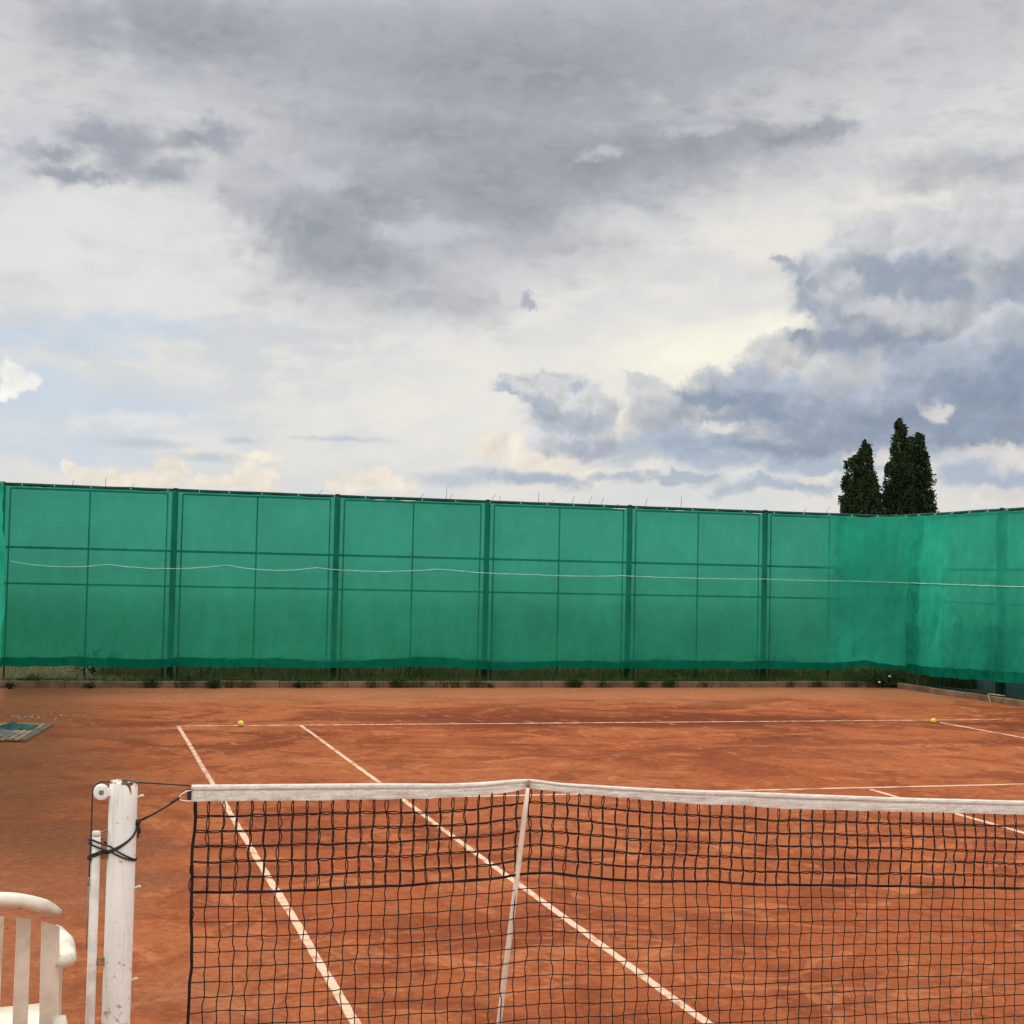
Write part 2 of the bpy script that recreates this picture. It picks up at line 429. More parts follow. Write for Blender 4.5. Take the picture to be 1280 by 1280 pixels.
# ------------------------------------------------------------------ materials
def mat_clay():
    m, t, b = material('clay')
    p = t.pos()
    x, y, z = t.sep(p)

    def nz(q, scale, detail, rough=.6, dist=0.):
        nd = t.n('ShaderNodeTexNoise', noise_dimensions='2D')
        t.put(nd.inputs['Vector'], q)
        nd.inputs['Scale'].default_value, nd.inputs['Detail'].default_value = scale, detail
        nd.inputs['Roughness'].default_value, nd.inputs['Distortion'].default_value = rough, dist
        return nd.outputs[0]
    big = nz(p, .32, 5, .6, .4)
    mid = nz(p, 1.1, 7, .68, .6)
    sw = nz(t.map(p, (1, 1.25, 1), (5, 3, 0), (0, 0, .4)), 1.7, 8, .72, 1.2)
    sw2 = nz(t.map(p, (1.2, .8, 1), (1, 8, 0), (0, 0, -.5)), 3.1, 7, .72, .8)
    fine = nz(p, 17, 7, .8)
    crumb = nz(p, 52, 4, .75)
    grit = nz(p, 130, 3, .7)
    c = t.mix(t.step(big, .36, .62), CLAY_A, CLAY_B)
    # raked up darker, moister material and pale dusty scuffs
    c = t.mix(t.math('MULTIPLY', t.step(mid, .47, .62), .85), c, CLAY_DARK)
    c = t.mix(t.math('MULTIPLY', t.step(sw, .54, .63), .75), c, CLAY_PALE)
    c = t.mix(t.math('MULTIPLY', t.step(sw2, .54, .66), .6), c, CLAY_DARK)
    # trodden damp track along the baseline
    wob = t.math('SUBTRACT', nz(p, .9, 6, .66), .5)
    bl = t.math('ABSOLUTE', t.math('SUBTRACT', y, t.math('ADD', 12.05, t.math('MULTIPLY', wob, 2.4))))
    track = t.math('MULTIPLY', t.step(bl, 1.05, .3), t.step(t.math('ABSOLUTE', t.math('SUBTRACT', x, .1)), 4.6, 1.3))
    c = t.mix(t.math('MULTIPLY', track, .95), c, CLAY_DAMP)
    bl2 = t.math('ABSOLUTE', t.math('SUBTRACT', y, t.math('ADD', 10.9, t.math('MULTIPLY', wob, 2.4))))
    track2 = t.math('MULTIPLY', t.step(bl2, .7, .1), t.step(t.math('ABSOLUTE', t.math('SUBTRACT', x, 5.4)), 1.6, .5))
    c = t.mix(t.math('MULTIPLY', track2, .75), c, CLAY_DAMP)
    # broad damp blotches at the far end, ball marks and slides everywhere
    dm = t.math('MULTIPLY', t.step(nz(t.map(p, (.7, 1.3, 1), (9, 2, 0)), .55, 6, .68, .7), .48, .60), t.step(y, 6.5, 10.5))
    c = t.mix(t.math('MULTIPLY', dm, .72), c, CLAY_DAMP)
    vo = t.n('ShaderNodeTexVoronoi', voronoi_dimensions='2D', feature='F1')
    t.put(vo.inputs['Vector'], t.vec('ADD', t.map(p, (1.9, .8, 1), (0, 0, 0), (0, 0, .35)), t.vec('MULTIPLY', t.comb(nz(p, 6, 3), nz(t.map(p, (1, 1, 1), (9, 9, 0)), 6, 3), 0.), (.25, .25, 0))))
    vo.inputs['Scale'].default_value = 1.3
    mk = t.step(vo.outputs['Distance'], .15, .06)
    c = t.mix(t.math('MULTIPLY', mk, .75), c, t.mix(vo.outputs['Color'], CLAY_DARK, CLAY_PALE))
    # sandy brown margin by the kerb and down the side of the court
    mg = t.step(t.math('ADD', y, t.math('MULTIPLY', wob, 3.2)), 13.6, 15.9)
    c = t.mix(t.math('MULTIPLY', mg, .78), c, CLAY_SAND)
    lf = t.step(t.math('ADD', x, t.math('MULTIPLY', wob, 4.)), -5.6, -7.1)
    c = t.mix(t.math('MULTIPLY', lf, .7), c, CLAY_SIDE)
    # fence shade painted brown in the far left corner; darker patch near the post
    cor = t.math('MULTIPLY', t.step(t.math('ADD', x, t.math('MULTIPLY', wob, 4.)), -3.6, -6.6), t.step(t.math('ADD', y, t.math('MULTIPLY', wob, 1.6)), 15.4, 16.4))
    c = t.mix(t.math('MULTIPLY', cor, .6), c, CLAY_BROWN)
    e = t.vec('LENGTH', t.vec('MULTIPLY', t.vec('SUBTRACT', p, (-6.9, 4.9, 0)), (.9, .42, 0)))
    sp = t.step(t.math('ADD', e, t.math('MULTIPLY', wob, 1.6)), 1.0, .3)
    c = t.mix(t.math('MULTIPLY', sp, .55), c, CLAY_BROWN)
    c = t.mix(t.math('MULTIPLY', t.step(fine, .46, .66), .5), c, CLAY_DARK)
    c = t.mix(t.math('MULTIPLY', t.step(fine, .47, .33), .4), c, CLAY_PALE)
    c = t.mix(t.math('MULTIPLY', t.step(crumb, .56, .72), .45), c, CLAY_BROWN)
    c = t.mix(t.math('MULTIPLY', t.step(grit, .58, .72), .4), c, CLAY_DUST)
    t.put(b.inputs['Base Color'], c)
    b.inputs['Roughness'].default_value = .95
    b.inputs['Specular IOR Level'].default_value = .12
    h = t.math('ADD', nz(p, 8, 6, .72), t.math('MULTIPLY', nz(p, 70, 4, .7), .5))
    t.put(b.inputs['Normal'], t.bump(h, .9, .03))
    return m


def mat_line():
    m, t, b = material('line_tape')
    p = t.pos()
    n = t.noise(p, 7, 6, .75, .5)
    n2 = t.noise(p, 60, 4, .7)
    far = t.step(t.sep(p)[1], 3., 12., .02, .09)
    c = t.mix(t.step(t.math('SUBTRACT', n, far), .46, .34), (.70, .47, .32, 1), (.43, .17, .085, 1))
    c = t.mix(t.math('MULTIPLY', t.step(n2, .46, .66), .65), c, (.50, .30, .18, 1))
    t.put(b.inputs['Base Color'], c)
    b.inputs['Roughness'].default_value = .8
    return m


def mat_shade(name, c_tr, c_df, trans, seed=0., doubled=None):
    """green woven shade cloth: part see-through, part lit from either side"""
    m, t, b = material(name)
    tr = m.node_tree
    p = t.map(t.pos(), (1, 1, 1), (seed, seed, 0))
    n = t.noise(p, .7, 5, .6, .3)
    n2 = t.noise(t.map(p, (1, 1, .35)), 5, 5, .65)
    weave = t.noise(t.map(p, (60, 60, 420)), 1., 2, .6)
    dust = t.noise(t.map(p, (1, 1, 1.6), (7, 0, 3)), .45, 6, .68, .8)
    tone = t.math('ADD', t.math('MULTIPLY', t.step(n, .3, .7, .88, 1.12), t.step(n2, .3, .7, .92, 1.08)), t.step(weave, .3, .7, -.07, .07))
    tone = t.math('MULTIPLY', tone, t.step(dust, .38, .66, .94, 1.06))
    df = t.n('ShaderNodeBsdfDiffuse')
    tl = t.n('ShaderNodeBsdfTranslucent')
    tp = t.n('ShaderNodeBsdfTransparent')
    t.put(df.inputs['Color'], t.vec('SCALE', c_df[:3], scale=tone))
    t.put(tl.inputs['Color'], t.vec('SCALE', c_df[:3], scale=tone))
    tp.inputs['Color'].default_value = c_tr
    nb = t.bump(t.noise(t.map(p, (1, 1, .5)), 2.2, 5, .6), .35, .05)
    t.put(df.inputs['Normal'], nb)
    a = t.n('ShaderNodeMixShader')
    a.inputs[0].default_value = .5
    tr.links.new(df.outputs[0], a.inputs[1])
    tr.links.new(tl.outputs[0], a.inputs[2])
    c = t.n('ShaderNodeMixShader')
    fac = trans
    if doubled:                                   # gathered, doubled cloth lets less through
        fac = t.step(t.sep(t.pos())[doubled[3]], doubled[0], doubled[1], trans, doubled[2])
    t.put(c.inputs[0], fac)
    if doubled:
        lift = t.step(t.sep(t.pos())[doubled[3]], doubled[0], doubled[1], 1., 1.32)  # colour brightened here in place of the light no longer coming through
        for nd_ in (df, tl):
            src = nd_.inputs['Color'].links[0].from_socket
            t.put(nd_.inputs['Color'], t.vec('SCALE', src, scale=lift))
    tr.links.new(a.outputs[0], c.inputs[1])
    tr.links.new(tp.outputs[0], c.inputs[2])
    tr.links.new(c.outputs[0], tr.nodes['Material Output'].inputs['Surface'])
    tr.nodes.remove(b)
    return m


def mat_post_paint():
    m, t, b = material('old_white_paint')
    p = t.obj()
    z = t.sep(p)[2]
    n = t.noise(t.map(p, (1, 1, .45)), 26, 5, .65, .6)
    top = t.step(z, .93, 1.075)
    chip = t.math('ADD', n, t.math('MULTIPLY', top, .13))
    rim = t.step(z, 1.068, 1.079)
    chip = t.math('ADD', chip, t.math('MULTIPLY', rim, .12))
    white = t.mix(t.step(t.noise(p, 9, 4, .6), .35, .7), (.86, .85, .81, 1), (.80, .79, .75, 1))
    specks = t.step(t.noise(p, 55, 2, .5), .70, .73)
    white = t.mix(t.math('MULTIPLY', specks, .6), white, lin(128, 128, 120))
    streak = t.step(t.noise(t.map(p, (1, 1, .06)), 60, 4, .6), .52, .75)
    white = t.mix(t.math('MULTIPLY', streak, .35), white, lin(176, 160, 138))
    splash = t.math('ADD', t.noise(p, 38, 5, .7), t.step(z, .75, .05, 0., .22))
    white = t.mix(t.math('MULTIPLY', t.step(splash, .66, .74), .7), white, lin(176, 106, 72))
    edge = t.step(chip, .685, .715)
    core = t.step(chip, .73, .76)
    c = t.mix(edge, white, lin(190, 140, 84))
    c = t.mix(core, c, lin(82, 52, 36))
    t.put(b.inputs['Base Color'], c)
    b.inputs['Roughness'].default_value = .45
    t.put(b.inputs['Normal'], t.bump(t.math('SUBTRACT', 1., edge), .4, .002))
    return m


def mat_band():
    m, t, b = material('net_headband_cloth')
    p = t.obj()
    z = t.sep(p)[2]
    n = t.noise(t.map(p, (1, 1, 5)), 14, 6, .65)
    c = t.mix(t.step(n, .3, .7), (.82, .77, .69, 1), (.64, .59, .52, 1))
    t.put(b.inputs['Base Color'], c)
    b.inputs['Roughness'].default_value = .85
    wr = t.math('ADD', t.noise(t.map(p, (1, 1, .6)), 45, 5, .65, 1.5), t.math('MULTIPLY', t.noise(t.map(p, (.2, 1, 3)), 28, 4, .6), .8))
    t.put(b.inputs['Normal'], t.bump(wr, 1., .008))
    return m


def mat_leaf(name, c0, c1, c2, trans=.25, scale=2.):
    m, t, b = material(name)
    p = t.pos()
    c = t.mix(t.step(t.noise(p, scale, 4, .7), .35, .65), c0, c1)
    c = t.mix(t.math('MULTIPLY', t.step(t.noise(p, scale * 9, 3, .7), .5, .75), .7), c, c2)
    t.put(b.inputs['Base Color'], c)
    b.inputs['Roughness'].default_value = .7
    b.inputs['Specular IOR Level'].default_value = .2
    tl = t.n('ShaderNodeBsdfTranslucent')
    t.put(tl.inputs['Color'], c)
    mx = t.n('ShaderNodeMixShader')
    mx.inputs[0].default_value = trans
    tr = m.node_tree
    tr.links.new(b.outputs[0], mx.inputs[1])
    tr.links.new(tl.outputs[0], mx.inputs[2])
    tr.links.new(mx.outputs[0], tr.nodes['Material Output'].inputs['Surface'])
    return m


def mat_meadow():
    m, t, b = material('meadow')
    p = t.pos()
    y = t.sep(p)[1]
    n = t.noise(p, .06, 5, .6)
    near = t.mix(t.noise(p, .8, 6, .65), (.12, .145, .065, 1), (.19, .205, .11, 1))
    far = t.mix(n, (.40, .39, .34, 1), (.31, .315, .26, 1))
    f = t.step(t.math('ADD', y, t.math('MULTIPLY', t.math('SUBTRACT', n, .5), 60.)), 22, 120)
    t.put(b.inputs['Base Color'], t.mix(f, near, far))
    b.inputs['Roughness'].default_value = .95
    b.inputs['Specular IOR Level'].default_value = .1
    t.put(b.inputs['Normal'], t.bump(t.noise(p, 3, 5, .6), .4, .05))
    return m


CLAY_A, CLAY_B = (.44, .130, .046, 1), (.38, .096, .031, 1)
CLAY_DARK, CLAY_PALE = (.235, .054, .018, 1), (.55, .19, .075, 1)
CLAY_DAMP, CLAY_SAND = (.135, .024, .008, 1), (.41, .165, .074, 1)
CLAY_SIDE, CLAY_BROWN = (.34, .130, .058, 1), (.165, .066, .031, 1)
CLAY_DUST = (.58, .25, .12, 1)

M = {
    'clay': mat_clay(),
    'line': mat_line(),
    'meadow': mat_meadow(),
    'soil': simple('dark_soil', (.03, .028, .015, 1), (.06, .05, .026, 1), 3, .95, bump=.5, bscale=20),
    'kerb': simple('kerb_concrete', lin(126, 98, 76), lin(92, 68, 50), 2.5, .9, bump=.5, bscale=30),
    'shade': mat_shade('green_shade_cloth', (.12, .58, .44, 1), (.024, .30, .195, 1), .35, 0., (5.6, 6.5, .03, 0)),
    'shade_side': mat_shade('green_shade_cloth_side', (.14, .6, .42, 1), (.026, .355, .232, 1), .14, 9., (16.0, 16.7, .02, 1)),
    'hem': mat_shade('green_hem_cloth', (.06, .45, .3, 1), (.011, .25, .155, 1), .20, 4.),
    'fence': simple('dark_green_steel', (.008, .04, .032, 1), (.014, .055, .043, 1), 4, .75, spec=.2),
    'wire': simple('green_wire', (.012, .05, .04, 1), None, 1, .7, spec=.2),
    'wire_end': simple('dull_wire', (.10, .09, .085, 1), None, 1, .7),
    'tie': simple('pale_tie', (.55, .6, .56, 1), None, 1, .6),
    'rope': simple('pale_cord', lin(190, 225, 205), lin(150, 200, 175), 6, .7),
    'paint': mat_post_paint(),
    'white': simple('white_enamel', (.85, .84, .80, 1), (.66, .62, .55, 1), 16, .5, bump=.1),
    'cream': simple('cream_plastic', lin(226, 216, 196), lin(205, 194, 172), 14, .55),
    'hub': simple('grey_steel', (.16, .16, .16, 1), (.3, .29, .27, 1), 60, .5, .6),
    'cord': simple('black_cord', (.012, .012, .013, 1), (.025, .024, .025, 1), 90, .75, bump=.5, bscale=250),
    'twine': simple('black_twine', (.012, .010, .011, 1), (.024, .019, .019, 1), 60, .9, spec=.15),
    'rust': simple('rusty_steel', lin(120, 82, 54), lin(168, 128, 92), 60, .8),
    'band': mat_band(),
    'stick': simple('cream_painted_stick', (.80, .68, .55, 1), (.70, .58, .46, 1), 14, .5),
    'felt': simple('yellow_felt', (.80, .74, .04, 1), (.68, .62, .03, 1), 120, .95, bump=1., bscale=300),
    'seam': simple('ball_seam', lin(225, 225, 205), None, 1, .8),
    'slat': simple('weathered_slats', lin(176, 148, 120), lin(132, 108, 92), 7, .9, bump=.4, bscale=40),
    'slat_dark': simple('dark_mat_edge', lin(96, 82, 74), lin(120, 100, 88), 9, .9),
    'rag': simple('teal_rag', (.006, .05, .042, 1), (.018, .11, .09, 1), 9, .95),
    'greycloth': simple('grey_cloth', lin(128, 122, 120), lin(96, 92, 92), 14, .95),
    'plastic': simple('white_garden_plastic', lin(232, 226, 208), lin(198, 184, 160), 7, .5, bump=.15, bscale=60),
    'panel': simple('slate_blue_board', (.16, .23, .26, 1), (.12, .18, .21, 1), 2.5, .8),
    'debris': simple('pale_debris', lin(215, 195, 175), lin(150, 120, 100), 40, .9),
    'poplar': mat_leaf('poplar_leaf', (.012, .026, .009, 1), (.03, .05, .015, 1), (.075, .10, .03, 1), .2, .55),
    'shrub': mat_leaf('shrub_leaf', (.05, .09, .02, 1), (.085, .13, .03, 1), (.12, .16, .05, 1), .3, 1.2),
    'bark': simple('bark', (.05, .04, .03, 1), (.1, .08, .06, 1), 5, .95),
    'grass': mat_leaf('grass_blade', (.030, .062, .012, 1), (.075, .10, .026, 1), (.15, .14, .06, 1), .25, 1.6),
    'weed': mat_leaf('weed_leaf', (.018, .036, .010, 1), (.035, .06, .016, 1), (.09, .11, .04, 1), .2, 4.),
    'pale_grass': mat_leaf('dry_grass_blade', (.10, .12, .035, 1), (.24, .22, .10, 1), (.42, .38, .22, 1), .3, 3.),
    'petal': simple('white_petal', (.8, .8, .76, 1), None, 1, .7),
}

# ------------------------------------------------------------------ the setting
XL, XR, YB = -7.78, 7.4, 18.25            # the three fence lines
KY, KX = 17.2, 6.76                       # inner faces of the kerbs
KH = .095


def sheet(name, x0, x1, y0, y1, z, mat, nx=1, ny=1, amp=0., fade=None):
    mb = MB()

    def fn(u, v):
        x, y = lerp(x0, x1, u), lerp(y0, y1, v)
        return (x, y, z + (amp * fbm(x * .5, y * .5, 3.) if amp else 0))
    mb.grid(fn, nx, ny)
    return struct(mb.build(name, mat))


sheet('ground', -900, 900, -300, 1500, -.05, M['meadow'])
sheet('soil_strip', XL - 3, XR + 4, KY + .06, YB + 6, -.004, M['soil'], 120, 40, .0)
sheet('soil_strip', KX + .06, XR + 3, 2, KY + .06, -.008, M['soil'])
sheet('clay_court', XL - 1.5, KX + .03, -15, KY + .03, 0., M['clay'])


def court_line(name, a, b, w=.042):
    """a worn line laid on the clay, its edges slightly ragged"""
    a, b = Vector(a), Vector(b)
    d = (b - a)
    L = d.length
    d.normalize()
    nrm = Vector((-d.y, d.x, 0))
    n = int(L / .06)
    mb = MB()
    for i in range(n + 1):
        s = i / n * L
        c = a + d * s + nrm * .006 * fbm(s * .6, a.x + a.y, 1.)
        e0 = w / 2 + .004 * fbm(s * 6, a.x, 5.)
        e1 = w / 2 + .004 * fbm(s * 6, a.y, 9.)
        for q, z in ((c + nrm * e0, .001), (c + nrm * (e0 - .004), .005), (c - nrm * (e1 - .004), .005), (c - nrm * e1, .001)):
            mb.vert((q.x, q.y, z))
    for i in range(n):
        for j in range(3):
            k = i * 4 + j
            mb.f.append((k, k + 1, k + 5, k + 4))
    return struct(mb.build(name, M['line'], smooth=False))


court_line('baseline', (-5.485, 11.86, 0), (5.2, 11.86, 0), .038)
court_line('doubles_sideline', (-5.46, 11.80, 0), (-5.46, -9, 0))
court_line('doubles_sideline', (5.46, 11.4, 0), (5.46, -9, 0))
court_line('singles_sideline', (-4.09, 11.83, 0), (-4.09, -9, 0))
court_line('singles_sideline', (4.09, 11.55, 0), (4.09, -9, 0))
court_line('service_line', (-4.06, 6.40, 0), (4.06, 6.40, 0), .038)
court_line('centre_service_line', (0, 6.28, 0), (0, -6.3, 0))


def kerb(name, x0, x1, y0, y1, along):
    mb = MB()
    L = (x1 - x0) if along == 'x' else (y1 - y0)
    n = max(1, round(L / 1.0))
    for i in range(n):
        a, b = i / n * L + .004, (i + 1) / n * L - .004
        dz = .012 * fbm(i * 3.1, L, 2.)
        dy = .010 * fbm(i * 2.7, L, 7.)
        if along == 'x':
            mb.box((x0 + a, y0 + dy, -.1), (x0 + b, y1 + dy, KH + dz))
        else:
            mb.box((x0 + dy, y0 + a, -.1), (x1 + dy, y0 + b, KH + dz))
    return struct(mb.build(name, M['kerb'], smooth=False, bevel=.008))


kerb('kerb', XL, KX - .05, KY, KY + .08, 'x')
kerb('kerb', KX, KX + .08, 3.2, KY - .2, 'y')


# ------------------------------------------------------------------ fences
def chain_link(mb, a, b, z0, z1, pitch=.055, r=.0014):
    """woven zigzag wires between two ground points"""
    a, b = Vector((a[0], a[1], 0)), Vector((b[0], b[1], 0))
    d = b - a
    L = d.length
    d.normalize()
    nrm = Vector((-d.y, d.x, 0))
    n = int(L / pitch)
    m = int((z1 - z0) / pitch)
    for i in range(n):
        pts = []
        for j in range(m + 1):
            s = (i + .5 + (.5 if j % 2 else -.5) * 1.04) * pitch
            q = a + d * s + nrm * (.003 if j % 2 else -.003)
            pts.append((q.x, q.y, z0 + j * pitch))
        mb.tube(pts, r, 3, cap=False)


def make_fence(label, a, b, posts, out, mids=True, stubs=(), z_top=2.975, skip=0):
    """steel fence: posts, framed chain-link panels, top rail; 'out' points away from the court"""
    f = thing('chain_link_fence', (a[0], a[1], 0), label, 'fence')
    o3 = Vector((a[0], a[1], 0))
    A, B = Vector((a[0], a[1], 0)) - o3, Vector((b[0], b[1], 0)) - o3
    d = (B - A).normalized()
    L = (B - A).length
    out = Vector(out)
    pos = [(Vector((p[0], p[1], 0)) - o3).dot(d) for p in posts]
    for s in pos[skip:]:
        q = d * s
        mb = MB()
        mb.tube([q + Vector((0, 0, -.05)), q + Vector((0, 0, 2.985))], .048, 12)
        mb.tube([q + Vector((0, 0, 2.985)), q + Vector((0, 0, 3.012))], [.054, .03], 12)
        mb.build('post', M['fence'], f)
    mb = MB()
    mb.tube([Vector((0, 0, z_top)) + d * (L * i / 40) + Vector((0, 0, .006 * fbm(i * .9, L))) for i in range(41)], .026, 8)
    mb.build('top_rail', M['fence'], f)
    edges = list(zip(pos, pos[1:]))
    for s0, s1 in edges:
        mb = MB()
        x0, x1 = s0 + .115, s1 - .115
        P = lambda s, z: d * s + Vector((0, 0, z))
        mb.tube([P(x0, .04), P(x0, 2.92)], .012, 6)
        mb.tube([P(x1, .04), P(x1, 2.92)], .012, 6)
        mb.tube([P(x0, 2.92), P(x1, 2.92)], .015, 6)
        mb.tube([P(x0, .05), P(x1, .05)], .015, 6)
        if mids:
            mb.tube([P((s0 + s1) / 2, .04), P((s0 + s1) / 2, 2.92)], .013, 6)
        for z, r in ((2.03, .018), (1.485, .014)):
            mb.tube([P(s0, z), P(s1, z)], r, 6)
        mb.build('panel_frame', M['fence'], f)
        mb = MB()
        p0, p1 = P(x0, 0) + out * .02, P(x1, 0) + out * .02
        chain_link(mb, (p0.x, p0.y), (p1.x, p1.y), .06, 2.9)
        w = mb.build('wire_mesh', M['wire'], f)
    for s, h, lean in stubs:
        mb = MB()
        q = d * s + Vector((0, 0, z_top))
        mb.tube([q, q + Vector((lean * .4, 0, h * .5)), q + Vector((lean, .01, h))], .0038, 4)
        mb.build('wire_end', M['wire_end'], f)
    return f


PX = [-7.74, -5.2, -2.66, -.16, 2.35, 4.88, 7.4]
stub_px = [(-6.74, .10, .02), (-6.25, .16, 0), (-5.86, .07, .03), (-2.98, .10, .08), (-1.32, .11, .09), (-.87, .22, .01), (-.82, .12, .07),
           (-.1, .13, .07), (.05, .12, .0), (.72, .20, .0), (.93, .08, .07), (1.3, .15, .05), (1.6, .16, .07), (1.82, .14, .06),
           (2.08, .05, .08), (2.62, .17, .05), (3.28, .21, .02), (5.6, .09, .09), (6.05, .14, .10)]
fence_back = make_fence('long dark green steel fence at the back, posts and mesh showing through the green netting',
                        (XL, YB), (XR, YB), [(x, YB) for x in PX], (0, 1, 0), stubs=[(s - XL, h, l) for s, h, l in stub_px])
fence_right = make_fence('green steel side fence at right with bare mesh and post foot below the netting',
                         (XR, YB), (XR, 5.0), [(XR, y) for y in (18.25, 15.0, 12.5, 10.0, 7.5, 5.0)], (1, 0, 0), skip=1)
fence_left = make_fence('green steel side fence running along the left edge of the photo',
                        (XL, YB), (XL, 5.5), [(XL, y) for y in (18.25, 15.5, 13.0, 10.5, 8.0, 5.5)], (-1, 0, 0), skip=1)


# --- shade cloth: path with rounded corner, hung in front of the wire
def shade_net(name, path, mat, label, hem_mat, z_bot, z_top_fn, wrinkle, ties, seed, group=None, hem_h=.13):
    """path(s)->(x, y, nx, ny) with n towards the court"""
    o = thing(name, (0, 0, 0), label, 'shade net', group)
    n_u, n_v = path['n'], 64

    def pt(u, v, off=0.):
        x, y, nx, ny = path['fn'](u)
        s = u * path['L']
        zt = z_top_fn(s)
        zb = z_bot(s)
        z = lerp(zb, zt, v)
        billow = .05 * (1 - v) ** 1.0 + .05 * math.sin(PI * v) * (.6 + .5 * fbm(s * .35, seed, 2.))
        w = .045 * fbm(s * .8, z * .9, seed) + .022 * fbm(s * 2.6, z * 1.4, seed + 4.) + .006 * fbm((s + z) * 5, (z - s) * 2.5, seed + 8.) + wrinkle(s, v)
        q = .055 + billow + w * (1 - .75 * v ** 6) + off
        return (x + nx * q, y + ny * q, z)
    mb = MB()
    mb.grid(lambda u, v: pt(u, v), n_u, n_v)
    mb.build('cloth', mat, o)
    mb = MB()

    def hp(u, v):
        s = u * path['L']
        h = (hem_h + .05 * fbm(s * .5, seed, 8.)) / 2.7
        return pt(u, (v - .02) * h, .006)
    mb.grid(hp, n_u, 3)
    mb.build('hem', hem_mat, o)
    for s in ties:
        u = s / path['L']
        mb = MB()
        if 0 < u < 1:
            p = Vector(pt(u, 1.))
            x, y, nx, ny = path['fn'](u)
            q = Vector((x, y, 2.97))
            mb.tube([p - Vector((0, 0, .02)), p + Vector((nx * .01, ny * .01, 0)), q + Vector((nx * .03, ny * .03, .012))], .0042, 4)
            mb.build('tie', M['tie'], o)
    return o, pt


def straight(a, b, n, nrm):
    a, b = Vector(a), Vector(b)
    L = (b - a).length
    return {'L': L, 'n': n, 'fn': lambda u: (lerp(a.x, b.x, u), lerp(a.y, b.y, u), nrm[0], nrm[1])}


# back net: runs along the back fence and turns the right corner in a loose curve
R_C = .85


def back_path(u):
    Ls = (XR - R_C) - (XL + .04)
    La = R_C * PI / 2
    Le = .3
    s = u * (Ls + La + Le)
    if s < Ls:
        return (XL + .04 + s, YB, 0., -1.)
    s -= Ls
    if s < La:
        a = s / R_C
        cx, cy = XR - R_C, YB - R_C
        return (cx + R_C * math.sin(a), cy + R_C * math.cos(a), -math.sin(a), -math.cos(a))
    s -= La
    return (XR, YB - R_C - s, -1., 0.)


LB = (XR - R_C) - (XL + .04) + R_C * PI / 2 + .3
tie_s = [.28 + i * .52 + .06 * math.sin(i * 5.1) for i in range(34)]


def sag_top(s, base, ties, deep=.026):
    prev = max([q for q in ties if q <= s], default=s - .26)
    nxt = min([q for q in ties if q > s], default=s + .26)
    t = (s - prev) / max(nxt - prev, 1e-3)
    k = .35 + .65 * abs(fbm(prev * 1.7, 3., 1.)) * 2
    return base - deep * k * 4 * t * (1 - t)


def folds(center, width, n, amp, lean, seed, v_hi=1.):
    """a family of drawn folds fanning from one place"""
    def fn(s, v):
        e = (s - center) / width
        if abs(e) > 1.6:
            return 0.
        env = math.exp(-(e * 1.5) ** 2)
        ph = n * (e + lean * (1 - v) * (1 if e > 0 else -1)) * PI + 2.0 * fbm(s * 1.1, v * 1.6, seed)
        return amp * env * (abs(math.sin(ph)) - .5)
    return fn


fA = folds(14.3, 1.3, 2.2, .075, .9, 1.)
fB = folds(15.2, 1.0, 2.2, .05, .5, 5.)
fC = folds(8.0, .55, 2.2, .06, .9, 9.)


def back_wr(s, v):
    # gathered at the corner, and a few pulled creases below the rail
    corner = fA(s, v) * (.35 + .65 * abs(v - .45) * 2) + fB(s, v) * (1.1 - v)
    crease = fC(s, v) * max(0., v - .5) * 2
    rope = .022 * math.exp(-((v - .565) / .03) ** 2)
    low = .03 * max(0, .25 - v) * 4 * fbm(s * 1.8, v * 3, 17.)
    return corner + crease - rope + low


def back_bot(s):
    x = XL + .04 + s
    z = .245 + .018 * fbm(s * 1.2, 1., 1.) + .012 * fbm(s * 4, 1., 4.)
    z += .02 * math.sin(s * 2.2) * (1 if 6 < s < 9 else .4)
    z += .06 * math.exp(-((s - 14.55) / .3) ** 2)
    return z - .0 * x


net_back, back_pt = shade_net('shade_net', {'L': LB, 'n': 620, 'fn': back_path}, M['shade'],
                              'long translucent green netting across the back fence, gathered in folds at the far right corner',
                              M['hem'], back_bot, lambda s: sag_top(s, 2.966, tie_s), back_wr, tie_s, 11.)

tie_r = [.2 + i * .5 for i in range(25)]
rA = folds(1.2, 1.1, 2.6, .085, -.95, 21.)
rB = folds(2.5, .9, 2.6, .07, -1.0, 25.)


def right_wr(s, v):
    return .05 + rA(s, v) * max(0., .75 - v) * 1.5 + rB(s, v) * max(0., .6 - v) * 1.5 + .02 * math.sin(s * 5 + 3 * (1 - v)) * max(0., .45 - v) \
        - .02 * math.exp(-((v - .56) / .03) ** 2)


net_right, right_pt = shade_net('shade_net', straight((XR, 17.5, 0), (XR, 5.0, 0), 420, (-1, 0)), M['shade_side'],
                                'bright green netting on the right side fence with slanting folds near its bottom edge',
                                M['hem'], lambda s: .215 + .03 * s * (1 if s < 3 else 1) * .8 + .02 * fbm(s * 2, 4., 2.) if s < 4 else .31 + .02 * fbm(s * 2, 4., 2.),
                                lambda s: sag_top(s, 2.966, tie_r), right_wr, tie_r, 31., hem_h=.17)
net_left, left_pt = shade_net('shade_net', straight((XL, 18.1, 0), (XL, 5.5, 0), 240, (1, 0)), M['shade_side'],
                              'narrow strip of green netting on the side fence at the left edge of the photo',
                              M['hem'], lambda s: .24 + .02 * fbm(s * 2, 9., 2.), lambda s: sag_top(s, 2.966, tie_r), lambda s, v: 0., tie_r[:6], 41.)


